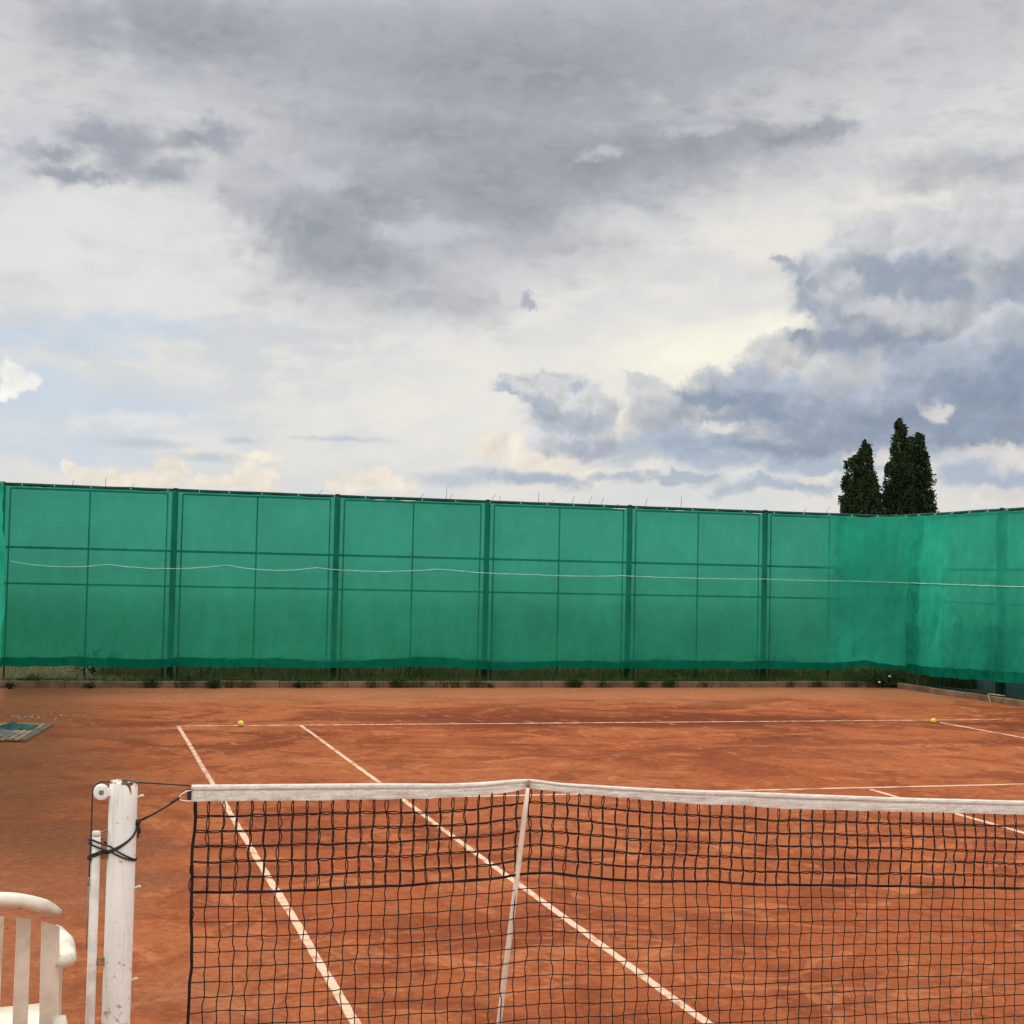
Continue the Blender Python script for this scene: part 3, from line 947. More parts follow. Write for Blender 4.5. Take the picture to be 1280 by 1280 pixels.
# --- white cord drawn along the netting
def rope_along(name, pt, L, s0, s1, zs, label, zlo, zhi):
    mb = MB()
    pts = []
    n = int((s1 - s0) / .03)
    for i in range(n + 1):
        s = lerp(s0, s1, i / n)
        z = table(zs, s)
        u = s / L
        p = Vector(pt(u, (z - zlo) / (zhi - zlo)))
        q = Vector(pt(u, (z - zlo) / (zhi - zlo), .012))
        p = q + Vector((0, .009 * fbm(s * 1.3, 5., zlo) + .004, 0))
        p.z = z + .004 * fbm(s * 2.5, 2., 1.)
        pts.append(p)
    mb.tube(pts, .0065, 5)
    return tag(mb.build(name, M['rope']), label, 'rope')


anch = [(.15, 1.815), (1.55, 1.80), (3.35, 1.83), (4.75, 1.822), (6.72, 1.845), (8.35, 1.79), (9.9, 1.805), (11.3, 1.79), (12.6, 1.80), (14.6, 1.80), (LB, 1.79)]
zs = []
for (a, za), (b, zb) in zip(anch, anch[1:]):
    dip = .06 if a < 6 else (.018 if a < 9 else .006)
    if 4.7 < a < 5:
        dip = .05
    for i in range(12):
        t_ = i / 12
        zs.append((lerp(a, b, t_), lerp(za, zb, t_) - dip * 4 * t_ * (1 - t_)))
zs.append(anch[-1])
rope_along('rope', back_pt, LB, .15, LB - .1, zs, 'thin pale cord sagging in scallops across the back netting', .245, 2.94)
rope_along('rope', right_pt, 12.45, .1, 12.3, [(0, 1.79), (3, 1.765), (6, 1.78), (12.4, 1.78)], 'thin pale cord pulled straight across the right side netting', .29, 2.93)

# slate blue board behind the right fence
bd = thing('board', (XR + .9, 10, 0), 'low slate blue board behind the right side fence, seen below the netting', 'board')
mb = MB()
mb.box((0, -7, -.05), (.04, 7.7, 1.1))
mb.build('sheet', M['panel'], bd, smooth=False)
for yy in (-6.5, -3.5, -.5, 2.5, 5.5):
    mb = MB()
    mb.box((.042, yy, -.05), (.1, yy + .06, 1.15))
    mb.build('batten', M['fence'], bd, smooth=False)

# pale strip leaning on the right kerb
mb = MB()
mb.tube([(KX - .045, 14.28, .004), (KX - .012, 14.36, .06), (KX + .01, 14.43, KH + .03), (KX + .05, 14.30, KH + .028), (KX + .075, 14.1, KH + .024)], .007, 6)
tag(mb.build('plastic_strip', M['debris']), 'thin pale strip bent over the edge of the right kerb', 'strip')


# ------------------------------------------------------------------ vegetation
def blade(mb, x, y, z, h, lean, az, w):
    dx, dy = math.cos(az), math.sin(az)
    sx, sy = -dy * w, dx * w
    p = [(x, y, z), (x + dx * lean * .35, y + dy * lean * .35, z + h * .6), (x + dx * lean, y + dy * lean, z + h)]
    k = len(mb.v)
    mb.v += [(p[0][0] - sx, p[0][1] - sy, p[0][2]), (p[0][0] + sx, p[0][1] + sy, p[0][2]),
             (p[1][0] - sx * .7, p[1][1] - sy * .7, p[1][2]), (p[1][0] + sx * .7, p[1][1] + sy * .7, p[1][2]), p[2]]
    mb.f += [(k, k + 1, k + 3, k + 2), (k + 2, k + 3, k + 4)]


def leafy(mb, x, y, z, h, spread, n, size):
    """small broad-leaved weed: stems of leaf quads"""
    for i in range(n):
        az = random.uniform(0, 2 * PI)
        el = random.uniform(.2, 1.3)
        L = random.uniform(.4, 1.) * h
        c = Vector((x + math.cos(az) * math.cos(el) * L * spread, y + math.sin(az) * math.cos(el) * L * spread, z + math.sin(el) * L + .01))
        mb.tube([(x, y, z - .01), c.lerp(Vector((x, y, z)), .5) + Vector((0, 0, .012)), c], .0016, 3, cap=False)
        a = Vector((random.uniform(-1, 1), random.uniform(-1, 1), random.uniform(-.4, .6))).normalized() * size * random.uniform(.6, 1.4)
        b = a.cross(Vector((random.uniform(-.5, .5), random.uniform(-.5, .5), 1))).normalized() * size * .45
        k = len(mb.v)
        mb.v += [tuple(c - a), tuple(c + b), tuple(c + a), tuple(c - b)]
        mb.f.append((k, k + 1, k + 2, k + 3))


def jit0(i):
    return mnoise.noise(Vector((i * 1.7, 3.1, .4)))


mb = MB()
for i in range(30000):
    x = random.uniform(XL - .3, XR + .3)
    y = KY + .1 + (random.random() ** 1.2) * 2.3
    if x > KX and y < KY:
        continue
    dens = .5 + .9 * fbm(x * .8, y * .8, 2.)
    if random.random() > dens + .25:
        continue
    h = random.uniform(.05, .20) * (1 + .6 * fbm(x * 1.1, y, 6.))
    if x < -6.2 and y > KY + .4:
        continue
    blade(mb, x, y, 0, max(.03, h), random.uniform(.01, .10), random.uniform(0, 2 * PI), random.uniform(.0022, .005))
for i in range(5200):                         # tufts leaning over and rooted along the kerb face
    c0 = int(31 * random.random() ** 1.5)
    x = -.5 + 14.6 * jit0(c0 * 1.37 + .2) + random.gauss(0, .05 + .12 * abs(jit0(c0 * 3)))
    if x > KX - .1:
        continue
    blade(mb, x, KY + random.choice((-.012, .095)), 0 if random.random() < .5 else .05, random.uniform(.03, .10 + .12 * abs(jit0(c0 * 5))), random.uniform(.02, .1), random.uniform(3.6, 5.8), .0035)
for i in range(1500):
    y = random.uniform(9, KY)
    x = KX + .1 + random.random() * .5
    blade(mb, x, y, 0, random.uniform(.02, .09), random.uniform(.01, .06), random.uniform(0, 2 * PI), .003)
o = struct(mb.build('grass', M['grass'], smooth=False), 'stuff')
mb = MB()
for i in range(14000):
    x = random.uniform(-6.2, XR + 2)
    y = 18.5 + 2.6 * random.random() ** 1.3
    h = random.uniform(.12, .34) * (1 + .5 * fbm(x * .7, y, 3.))
    blade(mb, x, y, -.03, h, random.uniform(.02, .2), random.uniform(0, 2 * PI), random.uniform(.004, .009))
for i in range(3500):
    blade(mb, random.uniform(7.0, 9.6), random.uniform(16.9, 18.4), -.02, random.uniform(.15, .42), random.uniform(.02, .2), random.uniform(0, 2 * PI), random.uniform(.004, .009))
struct(mb.build('tall_grass', M['grass'], smooth=False), 'stuff')
mb = MB()
for i in range(9000):
    x = random.uniform(XL - 2, -5.9 + .5 * random.random())
    y = random.uniform(KY + .35, 23)
    blade(mb, x, y, -.01, random.uniform(.04, .16), random.uniform(.02, .1), random.uniform(0, 2 * PI), random.uniform(.003, .007))
struct(mb.build('dry_grass', M['pale_grass'], smooth=False), 'stuff')

WEEDS = [(-4.62, 17.13, .16, 34, .028, 'leafy weed spilling over the back kerb beyond the left tennis ball'),
         (-5.0, 17.38, .20, 40, .028, 'broad leafy weed behind the kerb below the second fence post from the left'),
         (-3.35, 17.16, .10, 26, .022, 'low weed sprawling over the kerb left of the third fence post'),
         (-6.38, 17.14, .09, 24, .022, 'small dark weed growing in front of the kerb below the first thin fence pole'),
         (-7.2, 17.4, .19, 44, .030, 'dark bushy weed behind the kerb in the far left corner'),
         (-7.48, 17.05, .09, 26, .026, 'flat weed on the clay at the far left edge'),
         (-.35, 17.15, .07, 18, .016, 'tiny weed at the kerb foot below the middle fence post'),
         (.02, 17.32, .13, 20, .016, 'small thin weed behind the kerb just right of the middle fence post')]
for x, y, h, n, s, lab in WEEDS:
    mb = MB()
    leafy(mb, 0, 0, 0, h, 1.25, n * 3, s)
    tag(mb.build('weed', M['weed'], smooth=False, loc=(x, y, 0)), lab, 'weed')
wc = thing('weed', (6.62, 17.32, 0), 'dense dark weed clump with two white flowers in the right corner where the kerbs meet', 'weed')
mb = MB()
leafy(mb, 0, -.05, 0, .30, 1.7, 420, .032)
leafy(mb, .35, .1, 0, .26, 1.7, 260, .03)
leafy(mb, -.35, 0, 0, .2, 1.6, 160, .026)
for i in range(260):
    blade(mb, random.uniform(-.6, .75), random.uniform(-.2, .5), 0, random.uniform(.1, .30), random.uniform(.03, .16), random.uniform(0, 6.28), .005)
mb.build('foliage', M['weed'], wc, smooth=False)
for fx, fy, fz in ((-.06, -.42, .21), (-.24, -.40, .11)):
    mb = MB()
    mb.lathe([(.004, -.012), (.02, -.006), (.022, .004), (.008, .012)], (fx, fy, fz), 8)
    mb.build('flower', M['petal'], wc)

# shrubs beyond the fence, seen as shadows through the cloth
def bush(name, x, y, h, w, n, label, mat, size=.07):
    b = thing(name, (x, y, -.05), label, 'shrub')
    mb = MB()
    for i in range(5):
        a = i * 1.26 + .4
        mb.tube([(0, 0, 0), (w * .25 * math.cos(a), w * .25 * math.sin(a), h * .4), (w * .42 * math.cos(a), w * .42 * math.sin(a), h * .75)], [.03, .02, .008], 5)
    mb.build('stem', M['bark'], b)
    mb = MB()
    cl = []
    for i in range(int(n / 40)):
        a, r = random.uniform(0, 2 * PI), math.sqrt(random.random()) * w * .5
        z = h * (.25 + .75 * random.random() * (1 - (r / (w * .56)) ** 2))
        cl.append(Vector((r * math.cos(a), r * math.sin(a), z)))
    for i in range(n):
        c = random.choice(cl) + Vector([random.gauss(0, w * .07) for _ in range(3)])
        a = Vector([random.uniform(-1, 1) for _ in range(3)]).normalized() * size * random.uniform(.5, 1.3)
        bb = a.cross(Vector([random.uniform(-1, 1) for _ in range(3)])).normalized() * size * .55
        k = len(mb.v)
        mb.v += [tuple(c - a), tuple(c + bb), tuple(c + a), tuple(c - bb)]
        mb.f.append((k, k + 1, k + 2, k + 3))
    mb.build('foliage', mat, b, smooth=False)
    return b


bush('shrub', -6.25, 19.4, .60, .8, 500, 'weedy dark shrub showing as a smudge through the netting at lower left', M['pale_grass'], .035)
bush('shrub', 5.7, 19.4, .62, 1.0, 600, 'dark shrub showing as a smudge through the netting just left of the right corner', M['pale_grass'], .035)
bush('shrub', 49.7, 92, 7.35, 2.6, 4200, 'green rounded bush top peeping over the fence before the shorter poplars', M['shrub'], .11)
bush('shrub', 52.0, 92, 7.2, 1.8, 3000, 'low green bush top peeping over the fence before the taller poplars', M['shrub'], .11)


# poplars, each a set of upright spires
def poplar(x, y, spires, label, n_per=5200):
    tr = thing('poplar_tree', (x, y, -.05), label, 'tree', 'poplar trees beyond the fence')
    H = max(s[2] for s in spires)
    mb = MB()
    mb.tube([(0, 0, 0), (.06, 0, H * .3), (.0, .05, H * .6), (.02, 0, H * .92)], [.34, .26, .14, .03], 9)
    mb.build('trunk', M['bark'], tr)
    mb = MB()
    lb = MB()
    for (dx, zb, zt, r, dy) in spires:
        hgt = zt - zb
        lb.tube([(dx * .15, dy * .15, max(.8, zb * .5)), (dx * .8, dy * .8, zb + hgt * .25), (dx, dy, zb + hgt * .6), (dx, dy, zt - .2)], [.12, .08, .05, .015], 5)
        nb = int(hgt * 8.5)
        cl = []
        for i in range(nb):
            f = random.random() ** .9
            prof = min(1., f / .18) ** .6 * (1 - max(0, (f - .6) / .4) ** 2.6) ** .6
            a = random.uniform(0, 2 * PI)
            rr = 1.22 * r * prof * random.uniform(.3, 1.) * (1 + .35 * fbm(a * .8, f * 6, dx))
            cl.append((Vector((dx + math.cos(a) * rr, dy + math.sin(a) * rr, zb + f * hgt)), (.15 + .16 * random.random()) * (1.1 - .42 * f), a))
        m = int(1.75 * n_per * hgt / 10 * (r / .8))
        for i in range(m):
            c, sp, a0 = random.choice(cl)
            g = lambda w_: max(-1.25, min(1.25, random.gauss(0, 1))) * w_
            q = c + Vector((g(sp * .8), g(sp * .8), g(sp * 1.6)))
            if q.z > zt + .25:
                continue
            sz = random.uniform(.055, .125)
            a = Vector((random.uniform(-1, 1), random.uniform(-1, 1), random.uniform(-.6, 1.3))).normalized() * sz
            b = a.cross(Vector([random.uniform(-1, 1) for _ in range(3)])).normalized() * sz * .7
            k = len(mb.v)
            mb.v += [tuple(q - a), tuple(q + b), tuple(q + a), tuple(q - b)]
            mb.f.append((k, k + 1, k + 2, k + 3))
    lb.build('limb', M['bark'], tr)
    mb.build('crown', M['poplar'], tr, smooth=False)


TY = 100
poplar(53.05, TY, [(0., 2.5, 12.3, .62, 0), (.4, 2.2, 12.0, .45, .2), (-.45, 2.2, 10.2, .5, .3), (-.75, 2., 8.6, .33, 0), (.35, 2.2, 9.8, .5, -.3)],
       'shorter dark poplar with a browner blunt top, leftmost of the trees')
poplar(54.3, TY, [(-.25, 2.5, 13.3, .5, 0), (.2, 2.5, 12.95, .6, .3), (-.6, 2.2, 12.2, .4, .2), (-.1, 2., 10.8, .6, -.4), (.55, 2.2, 10.8, .5, .2), (1.15, 2.0, 9.7, .38, 0), (.8, 1.9, 8.6, .55, -.3)],
       'slim dark poplar with a needle pointed tip, second tree from the left', 5200)
poplar(57.3, TY, [(.0, 2.5, 15.15, .62, 0), (.62, 2.5, 14.75, .5, .4), (-.62, 2.2, 13.1, .42, -.2), (-.75, 2., 11.6, .55, .3), (.2, 2., 12.4, .6, -.4), (-.95, 2., 9.7, .5, 0), (.8, 2, 11, .5, .2), (-.4, 2, 9.4, .6, -.3)],
       'tallest dark poplar with a forked double tip', 5000)
poplar(59.25, TY, [(-.2, 2.5, 14.1, .4, 0), (.25, 2.5, 14.0, .36, .3), (.3, 2.2, 12.6, .55, -.2), (-.5, 2., 11.5, .55, .2), (.6, 2., 10.6, .55, 0), (-.75, 2., 13.9, .42, .2), (-1.2, 2., 13.4, .4, -.2), (.85, 2., 9.3, .55, -.3), (0, 2., 9.6, .6, .3)],
       'tall dark poplar with a square shouldered top, rightmost of the trees', 5200)

# ------------------------------------------------------------------ tennis net
TOP = [(-6.2, 1.064), (-5.9, 1.061), (-5.57, 1.057), (-5.32, 1.051), (-5.2, 1.054), (-5.09, 1.0605), (-5.035, 1.0625), (-4.98, 1.056), (-4.92, 1.046),
       (-4.6, 1.022), (-4.11, .995), (-3.58, .966), (-3.02, .941), (-2., .924), (-1., .915), (0, .914)]
BOT = [(-6.2, 1.012), (-5.9, 1.007), (-5.57, 1.004), (-5.32, 1.004), (-5.2, 1.010), (-5.1, 1.019), (-5.035, 1.030), (-4.98, 1.024), (-4.92, 1.016), (-4.75, .998), (-4.6, .981),
       (-4.45, .966), (-4.33, .957), (-4.25, .957), (-4.11, .940), (-3.58, .914), (-3.02, .889), (-2., .872), (-1., .863), (0, .862)]
CORD = [(-6.2, .717), (-5.95, .709), (-5.78, .706), (-5.62, .712), (-5.48, .709), (-5.3, .717), (-5.15, .722), (-5.03, .737), (-4.93, .734), (-4.75, .706), (-4.61, .692), (-4.35, .682), (-4.11, .661), (-3.5, .632), (-3.02, .606), (-2., .588), (-1., .58), (0, .579)]


def smooth_tab(tab, x):
    x = -abs(x)
    return (table(tab, x - .03) + table(tab, x) * 2 + table(tab, x + .03)) / 4


X0, X1 = -6.17, 6.17
net = thing('tennis_net', (0, 0, 0), 'black knotted tennis net with a white cloth band along its top', 'tennis net')
NCOL = 270
dx = (X1 - X0) / NCOL
NROW = 6


def jit(i, j, k):
    return mnoise.noise(Vector((i * 1.37 + .3, j * 2.11 + .7, k * 3.7)))


NLOW = 14


def knot(i, j):
    """knot of column i, row j: row 0 at the band, row 6 on the heavy cord, then down to the ground"""
    x = X0 + i * dx
    zb, zc = smooth_tab(BOT, x) + .004, smooth_tab(CORD, x)
    amp = .006 if 0 < j else .001
    ex = amp * jit(i, j, 1.) + .006 * fbm(x * 1.3, j * .25, 2.) * min(j, 3) / 3
    if j <= NROW:
        z = lerp(zb, zc, j / NROW)
        if 0 < j < NROW:
            z += .0035 * jit(i, j, 2.) + .004 * fbm(x * 2.2, j * .8, 5.)
    else:
        z = lerp(zc, .04, (j - NROW) / NLOW)
        z += .003 * jit(i, j, 2.)
    y = .012 * fbm(x * .9, z * 2., 3.) + .002 * jit(i, j, 3.)
    return Vector((x + ex, y, z))


K = [[knot(i, j) for j in range(NROW + NLOW + 1)] for i in range(NCOL + 1)]
mb = MB()
SEG = 4
for i in range(NCOL + 1):
    fine = X0 + i * dx < 0
    seg = SEG if fine else 2
    for side in (-1, 1):
        pts = []
        for j in range(NROW):
            a, b = K[i][j], K[i][j + 1]
            w = (.0013 + .0060 * abs(jit(i, j, 7.)) ** 1.2 + (.0006 if j == 0 else 0)) * side
            sw = .009 * jit(i, j, 8.)
            for s in range(seg):
                t_ = s / seg
                h = math.sin(PI * t_)
                p = a.lerp(b, t_)
                pts.append(p + Vector((w * h + sw * h + .0008 * side, .001 * side, 0)))
        pts.append(K[i][NROW])
        mb.tube(pts, .0019, 4, cap=False)
    pts = []
    for j in range(NROW, NROW + NLOW):
        a, b = K[i][j], K[i][j + 1]
        sw = .009 * jit(i, j, 8.)
        for s in range(2):
            pts.append(a.lerp(b, s / 2) + Vector((sw * (s == 1), 0, 0)))
    pts.append(K[i][-1])
    mb.tube(pts, .0019, 4, cap=False)
for j in range(1, NROW + NLOW):
    if j == NROW:
        continue
    for side in ((-1, 1) if j < NROW else (0,)):
        pts = []
        for i in range(NCOL):
            fine = X0 + i * dx < 0
            seg = SEG if fine else 2
            a, b = K[i][j], K[i + 1][j]
            w = (.0010 + .0040 * abs(jit(i, j, 11.)) ** 1.2) * side
            sag = -.0025 * (.5 + jit(i, j, 12.))
            for s in range(seg):
                t_ = s / seg
                h = math.sin(PI * t_)
                pts.append(a.lerp(b, t_) + Vector((0, .001 * side, (w + sag) * h + .0007 * side)))
        pts.append(K[NCOL][j])
        mb.tube(pts, .0019 if side else .0018, 4, cap=False)
mb.build('mesh', M['twine'], net)
mb = MB()
mb.tube([K[i][NROW] + Vector((0, .001, .001 * math.sin(i * 1.9))) for i in range(NCOL + 1)], .0044, 6)
mb.tube([K[i][NROW] + Vector((0, -.004, .003 * math.sin(i * .8 + 1))) for i in range(NCOL + 1)], .0025, 5)
mb.build('heavy_cord', M['twine'], net)
for side_i in (0, NCOL):
    mb = MB()
    mb.tube([K[side_i][0] + Vector((.0, 0, .02))] + [K[side_i][j] + Vector((.003 * math.sin(j * 1.4), 0, 0)) for j in range(NROW + NLOW + 1)], .0052, 7)
    mb.build('edge_cord', M['twine'], net)
# white band: two plies folded over the cable
mb = MB()
nseg = 900
sect = [(-.0065, 0.), (-.0075, .16), (-.0062, .3), (-.0074, .48), (-.0050, .60), (-.0042, .655), (-.0078, .70), (-.0092, .80), (-.0080, .92), (-.004, 1.0), (.004, 1.0), (.0072, .92), (.0065, .6), (.0065, .25), (.0065, 0.)]
k0 = len(mb.v)
for i in range(nseg + 1):
    x = lerp(X0 - .013, X1 + .013, i / nseg)
    zt, zb = smooth_tab(TOP, x), smooth_tab(BOT, x)
    for (yy, f) in sect:
        wv = .003 * fbm(x * 9, f * 1.5, 4.) + .0018 * fbm(x * 32, f * 4., 7.)
        ed = .0016 * fbm(x * 14, 1., 2.) if f == 0. else 0.
        mb.vert((x, yy + wv * (1.3 - f), lerp(zb, zt, f) + ed))
ns = len(sect)
for i in range(nseg):
    for j in range(ns - 1):
        a = k0 + i * ns + j
        mb.f.append((a, a + ns, a + ns + 1, a + 1))
mb.f.append(tuple(range(ns)))
mb.f.append(tuple(reversed(range(nseg * ns, nseg * ns + ns))))
mb.build('headband', M['band'], net)
# black reinforced tab and the wire loop at the end of the band
mb = MB()
mb.box((X0 - .026, -.009, 1.016), (X0 - .0135, .009, 1.052))
mb.build('end_tab', M['cord'], net, smooth=False, bevel=.002)
mb = MB()
mb.tube([(X0 - .014, -.01, 1.048), (X0 - .028, -.012, 1.046), (X0 - .045, -.012, 1.037), (X0 - .056, -.012, 1.022), (X0 - .045, -.012, 1.017), (X0 - .02, -.011, 1.013), (X0 - .008, -.01, 1.014)], .0015, 6)
mb.build('wire_loop', M['white'], net)
mb = MB()
PXX = -6.397
cab = [(0, 0, .905)] + [(x, 0, smooth_tab(TOP, x) - .013) for x in (-1, -2, -3, -4, -5, -5.6, -6.1)] + [(-6.2, .004, 1.062), (-6.30, .035, 1.066), (-6.352, .049, 1.068), (PXX, .051, 1.0705), (-6.44, .045, 1.0725)]
for k in range(7):
    a = PI / 2 + k / 6 * PI / 2
    cab.append((-6.466 + .027 * math.cos(a), lerp(.03, -.006, k / 6), 1.0475 + .027 * math.sin(a)))
cab += [(-6.4932, -.010, .98), (-6.4925, -.016, .90), (-6.4935, -.02, .84), (-6.4948, -.02, .78)]
mb.tube(cab, .0024, 6)
mb.build('cable', M['cord'], net)
mb = MB()
mb.tube([(-6.4948, -.02, .782), (-6.496, -.02, .755)], .0032, 6)
mb.tube([(-6.496, -.02, .76), (-6.4955, -.02, .55)], .0016, 5)
mb.build('cable_end', M['hub'], net)

# ------------------------------------------------------------------ net post
post = thing('net_post', (PXX, 0, 0), 'white painted round net post with rust chips around its open top', 'net post')
mb = MB()
PR = .0445
mb.lathe([(PR, -.1), (PR, .3), (PR, .6), (PR, .9), (PR, 1.0), (PR, 1.076), (PR - .002, 1.0805), (PR - .005, 1.0805), (PR - .0065, 1.076), (PR - .0065, 1.055), (.002, 1.052)], n=40)
mb.build('pipe', M['paint'], post)
mb = MB()
for r_ in ((.0235, .0235),):
    mb.lathe([(.010, -.013), (.0225, -.013), (.0245, -.011), (.0245, -.007), (.019, -.004), (.019, .004), (.0245, .007), (.0245, .011), (.0225, .013), (.010, .013)], (-.069, -.004, 1.0475), 28, 'y')
mb.build('pulley', M['white'], post)
mb = MB()
mb.box((-.076, -.0205, 1.0405), (-.062, -.0172, 1.0545))
mb.build('pulley_axle', M['hub'], post, smooth=False, bevel=.002)
mb = MB()
mb.box((-.070, -.0168, 1.036), (-.036, -.0138, 1.059))
mb.build('pulley_bracket', M['white'], post, smooth=False, bevel=.001)
mb = MB()
mb.box((-.070, .0098, 1.036), (-.036, .0125, 1.059))
mb.build('pulley_bracket', M['white'], post, smooth=False, bevel=.001)
# tension rod beside the post, with its cap
rod = MB()
rod.lathe([(.0145, -.02), (.0145, .4), (.0145, .905), (.0135, .908)], (-.080, -.012, 0), 20)
rod.build('tension_rod', M['white'], post)
mb = MB()
mb.lathe([(.006, .909), (.013, .910), (.0145, .913), (.0145, .921), (.012, .925), (.004, .926)], (-.080, -.012, 0), 20)
mb.build('rod_cap', M['cream'], post)
for z in (.835, .5, .2):
    mb = MB()
    mb.box((-.066, -.018, z), (-.043, -.002, z + .026))
    mb.build('rod_bracket', M['rust'], post, smooth=False, bevel=.002)
mb = MB()
mb.tube([(-.066, -.012, .921), (-.055, -.013, .924), (-.046, -.012, .929)], .003, 6)
mb.tube([(-.068, -.012, .918), (-.052, -.014, .912), (-.044, -.012, .918)], .0022, 6)
mb.build('wire_clip', M['rust'], post)
for z in (1.032, .742, .45, .2):
    mb = MB()
    mb.tube([(.040, -.012, z), (.048, -.013, z - .001), (.053, -.013, z + .003), (.059, -.013, z + .0035), (.0635, -.013, z + .001)], [.0028, .0028, .0036, .0042, .003], 8)
    mb.build('hook', M['cream'], post)

# black cord lashed round the post
cord = thing('cord', (PXX, 0, 0), 'black cord lashed crosswise round the white post and tied to the net', 'cord')


def on_post(x, z, r):
    """point on the front of the post at x"""
    R_ = PR + r
    x = max(-R_, min(R_, x))
    return (x, -math.sqrt(max(0, R_ * R_ - x * x)), z)


mb = MB()
r = .0036
# from the loop at the band down to the knot
lp_ = Vector((X0 - .056 - PXX, -.012, 1.021))
kn = Vector((.0465, -.012, .951))
mb.tube([lp_ + Vector((.003, 0, .001)), lp_.lerp(kn, .3) + Vector((0, 0, -.003)), lp_.lerp(kn, .6) + Vector((0, 0, -.004)), kn], [.0036, .0034, .0034, .0042], 7)
mb.tube([lp_ + Vector((.004, 0, .004)), lp_ + Vector((-.012, -.003, -.006)), lp_ + Vector((-.02, -.002, -.012))], .0046, 7)
# two strands sweeping across the front, down to the left, round the rod
for dz in (0., .0072):
    pts = [kn]
    for k in range(9):
        x = lerp(.043, -.043, k / 8)
        z = .938 - .058 * (k / 8) ** .62 - .012 * (k / 8) + dz * (k / 8 - .1)
        pts.append(on_post(x, z - .012, r))
    pts += [(-.062, -.03, .857 + dz), (-.080, -.0305, .850 + dz), (-.093, -.026, .846 + dz), (-.0985, -.012, .843 + dz), (-.094, .002, .843 + dz), (-.08, .008, .846), (-.06, .012, .85)]
    mb.tube(pts, .0033, 7)
# two strands from the rod crossing down to the right
for dz in (0., .016):
    pts = [(-.06, .010, .895), (-.08, .008, .893), (-.0955, .001, .889 + dz * .9), (-.0985, -.012, .886 + dz), (-.093, -.026, .884 + dz), (-.078, -.031, .878 + dz), (-.06, -.034, .871 + dz)]
    for k in range(9):
        x = lerp(-.036, .044, k / 8)
        pts.append(Vector(on_post(x, lerp(.862, .829, k / 8) + dz * (1 - .8 * k / 8), r)) + Vector((0, -.005 * math.sin(PI * k / 8), 0)))
    pts += [(.048, .004, .829 + dz * .15), (.034, .036, .835), (0, .049, .85), (-.034, .036, .87), (-.055, .015, .885)]
    mb.tube(pts, .0030, 7)
# wraps at the rod by the cable, and the knot with its tails
for z in (.899, .888, .846, .838):
    mb.tube([(-.0985 + .006 * math.cos(a), -.018 + .007 * math.sin(a), z + .002 * math.sin(a * 2)) for a in [k * PI / 4 for k in range(9)]], .0026, 6)
mb.tube([kn + Vector((-.005, -.004, -.008)), kn + Vector((.002, -.007, .002)), kn + Vector((.010, -.003, .007))], [.004, .0085, .0045], 8)
mb.tube([kn + Vector((-.004, .004, .006)), kn + Vector((.002, -.010, -.001)), kn + Vector((.005, .0, -.009))], [.003, .0045, .003], 7)
mb.tube([kn + Vector((0, -.006, -.004)), kn + Vector((.003, -.008, -.02)), kn + Vector((.002, -.008, -.05))], [.0032, .0034, .0028], 7)
mb.tube([kn + Vector((.001, -.007, -.004)), kn + Vector((.006, -.008, -.018)), kn + Vector((.0085, -.008, -.036))], [.0032, .0034, .0028], 7)
mb.build('strand', M['cord'], cord)

# ------------------------------------------------------------------ singles stick
st = thing('singles_stick', (-5.13, .045, 0), 'thin cream singles stick leaning under the net and propping up its band', 'singles stick')
mb = MB()
P0, P1 = Vector((0, 0, 0)), Vector((-5.0385 + 5.13, -.062, 1.048))
pts = [P0.lerp(P1, i / 10) for i in range(11)]
mb.tube(pts, [.0098] * 9 + [.0096, .0062], 10)
mb.build('rod', M['stick'], st)
mb = MB()
dr = (P1 - P0).normalized()
mb.tube([P1 - dr * .014, P1 - dr * .002, P1 + dr * .010, P1 + dr * .014], [.0066, .0070, .0066, .003], 10)
mb.build('tip', M['rust'], st)


# ------------------------------------------------------------------ balls
def ball(x, y, label):
    b = thing('tennis_ball', (x, y, .033), label, 'tennis ball', 'tennis balls on the clay')
    me = bpy.data.meshes.new('felt')
    bm = bmesh.new()
    bmesh.ops.create_icosphere(bm, subdivisions=4, radius=.033)
    for v in bm.verts:
        v.co *= 1 + .012 * mnoise.noise(v.co * 300)
    bm.to_mesh(me)
    bm.free()
    me.materials.append(M['felt'])
    me.polygons.foreach_set('use_smooth', [True] * len(me.polygons))
    o = bpy.data.objects.new('felt', me)
    C.objects.link(o)
    o.parent = b
    mb = MB()
    pts = []
    for k in range(64):
        a = k / 64 * 2 * PI
        A_, B_ = .75, .25
        p = Vector((A_ * math.cos(a) + B_ * math.cos(3 * a), A_ * math.sin(a) - B_ * math.sin(3 * a), 2 * math.sqrt(A_ * B_) * math.sin(2 * a)))
        pts.append(p.normalized() * .0332)
    mb.tube(pts, .0012, 5, closed=True)
    sm = mb.build('seam', M['seam'], b)
    b.rotation_euler = (.5, .3, .8 + x)
    return b


ball(-4.775, 11.80, 'yellow tennis ball on the left end of the baseline between the two sidelines')
ball(3.95, 11.50, 'yellow tennis ball near the far right corner of the court')

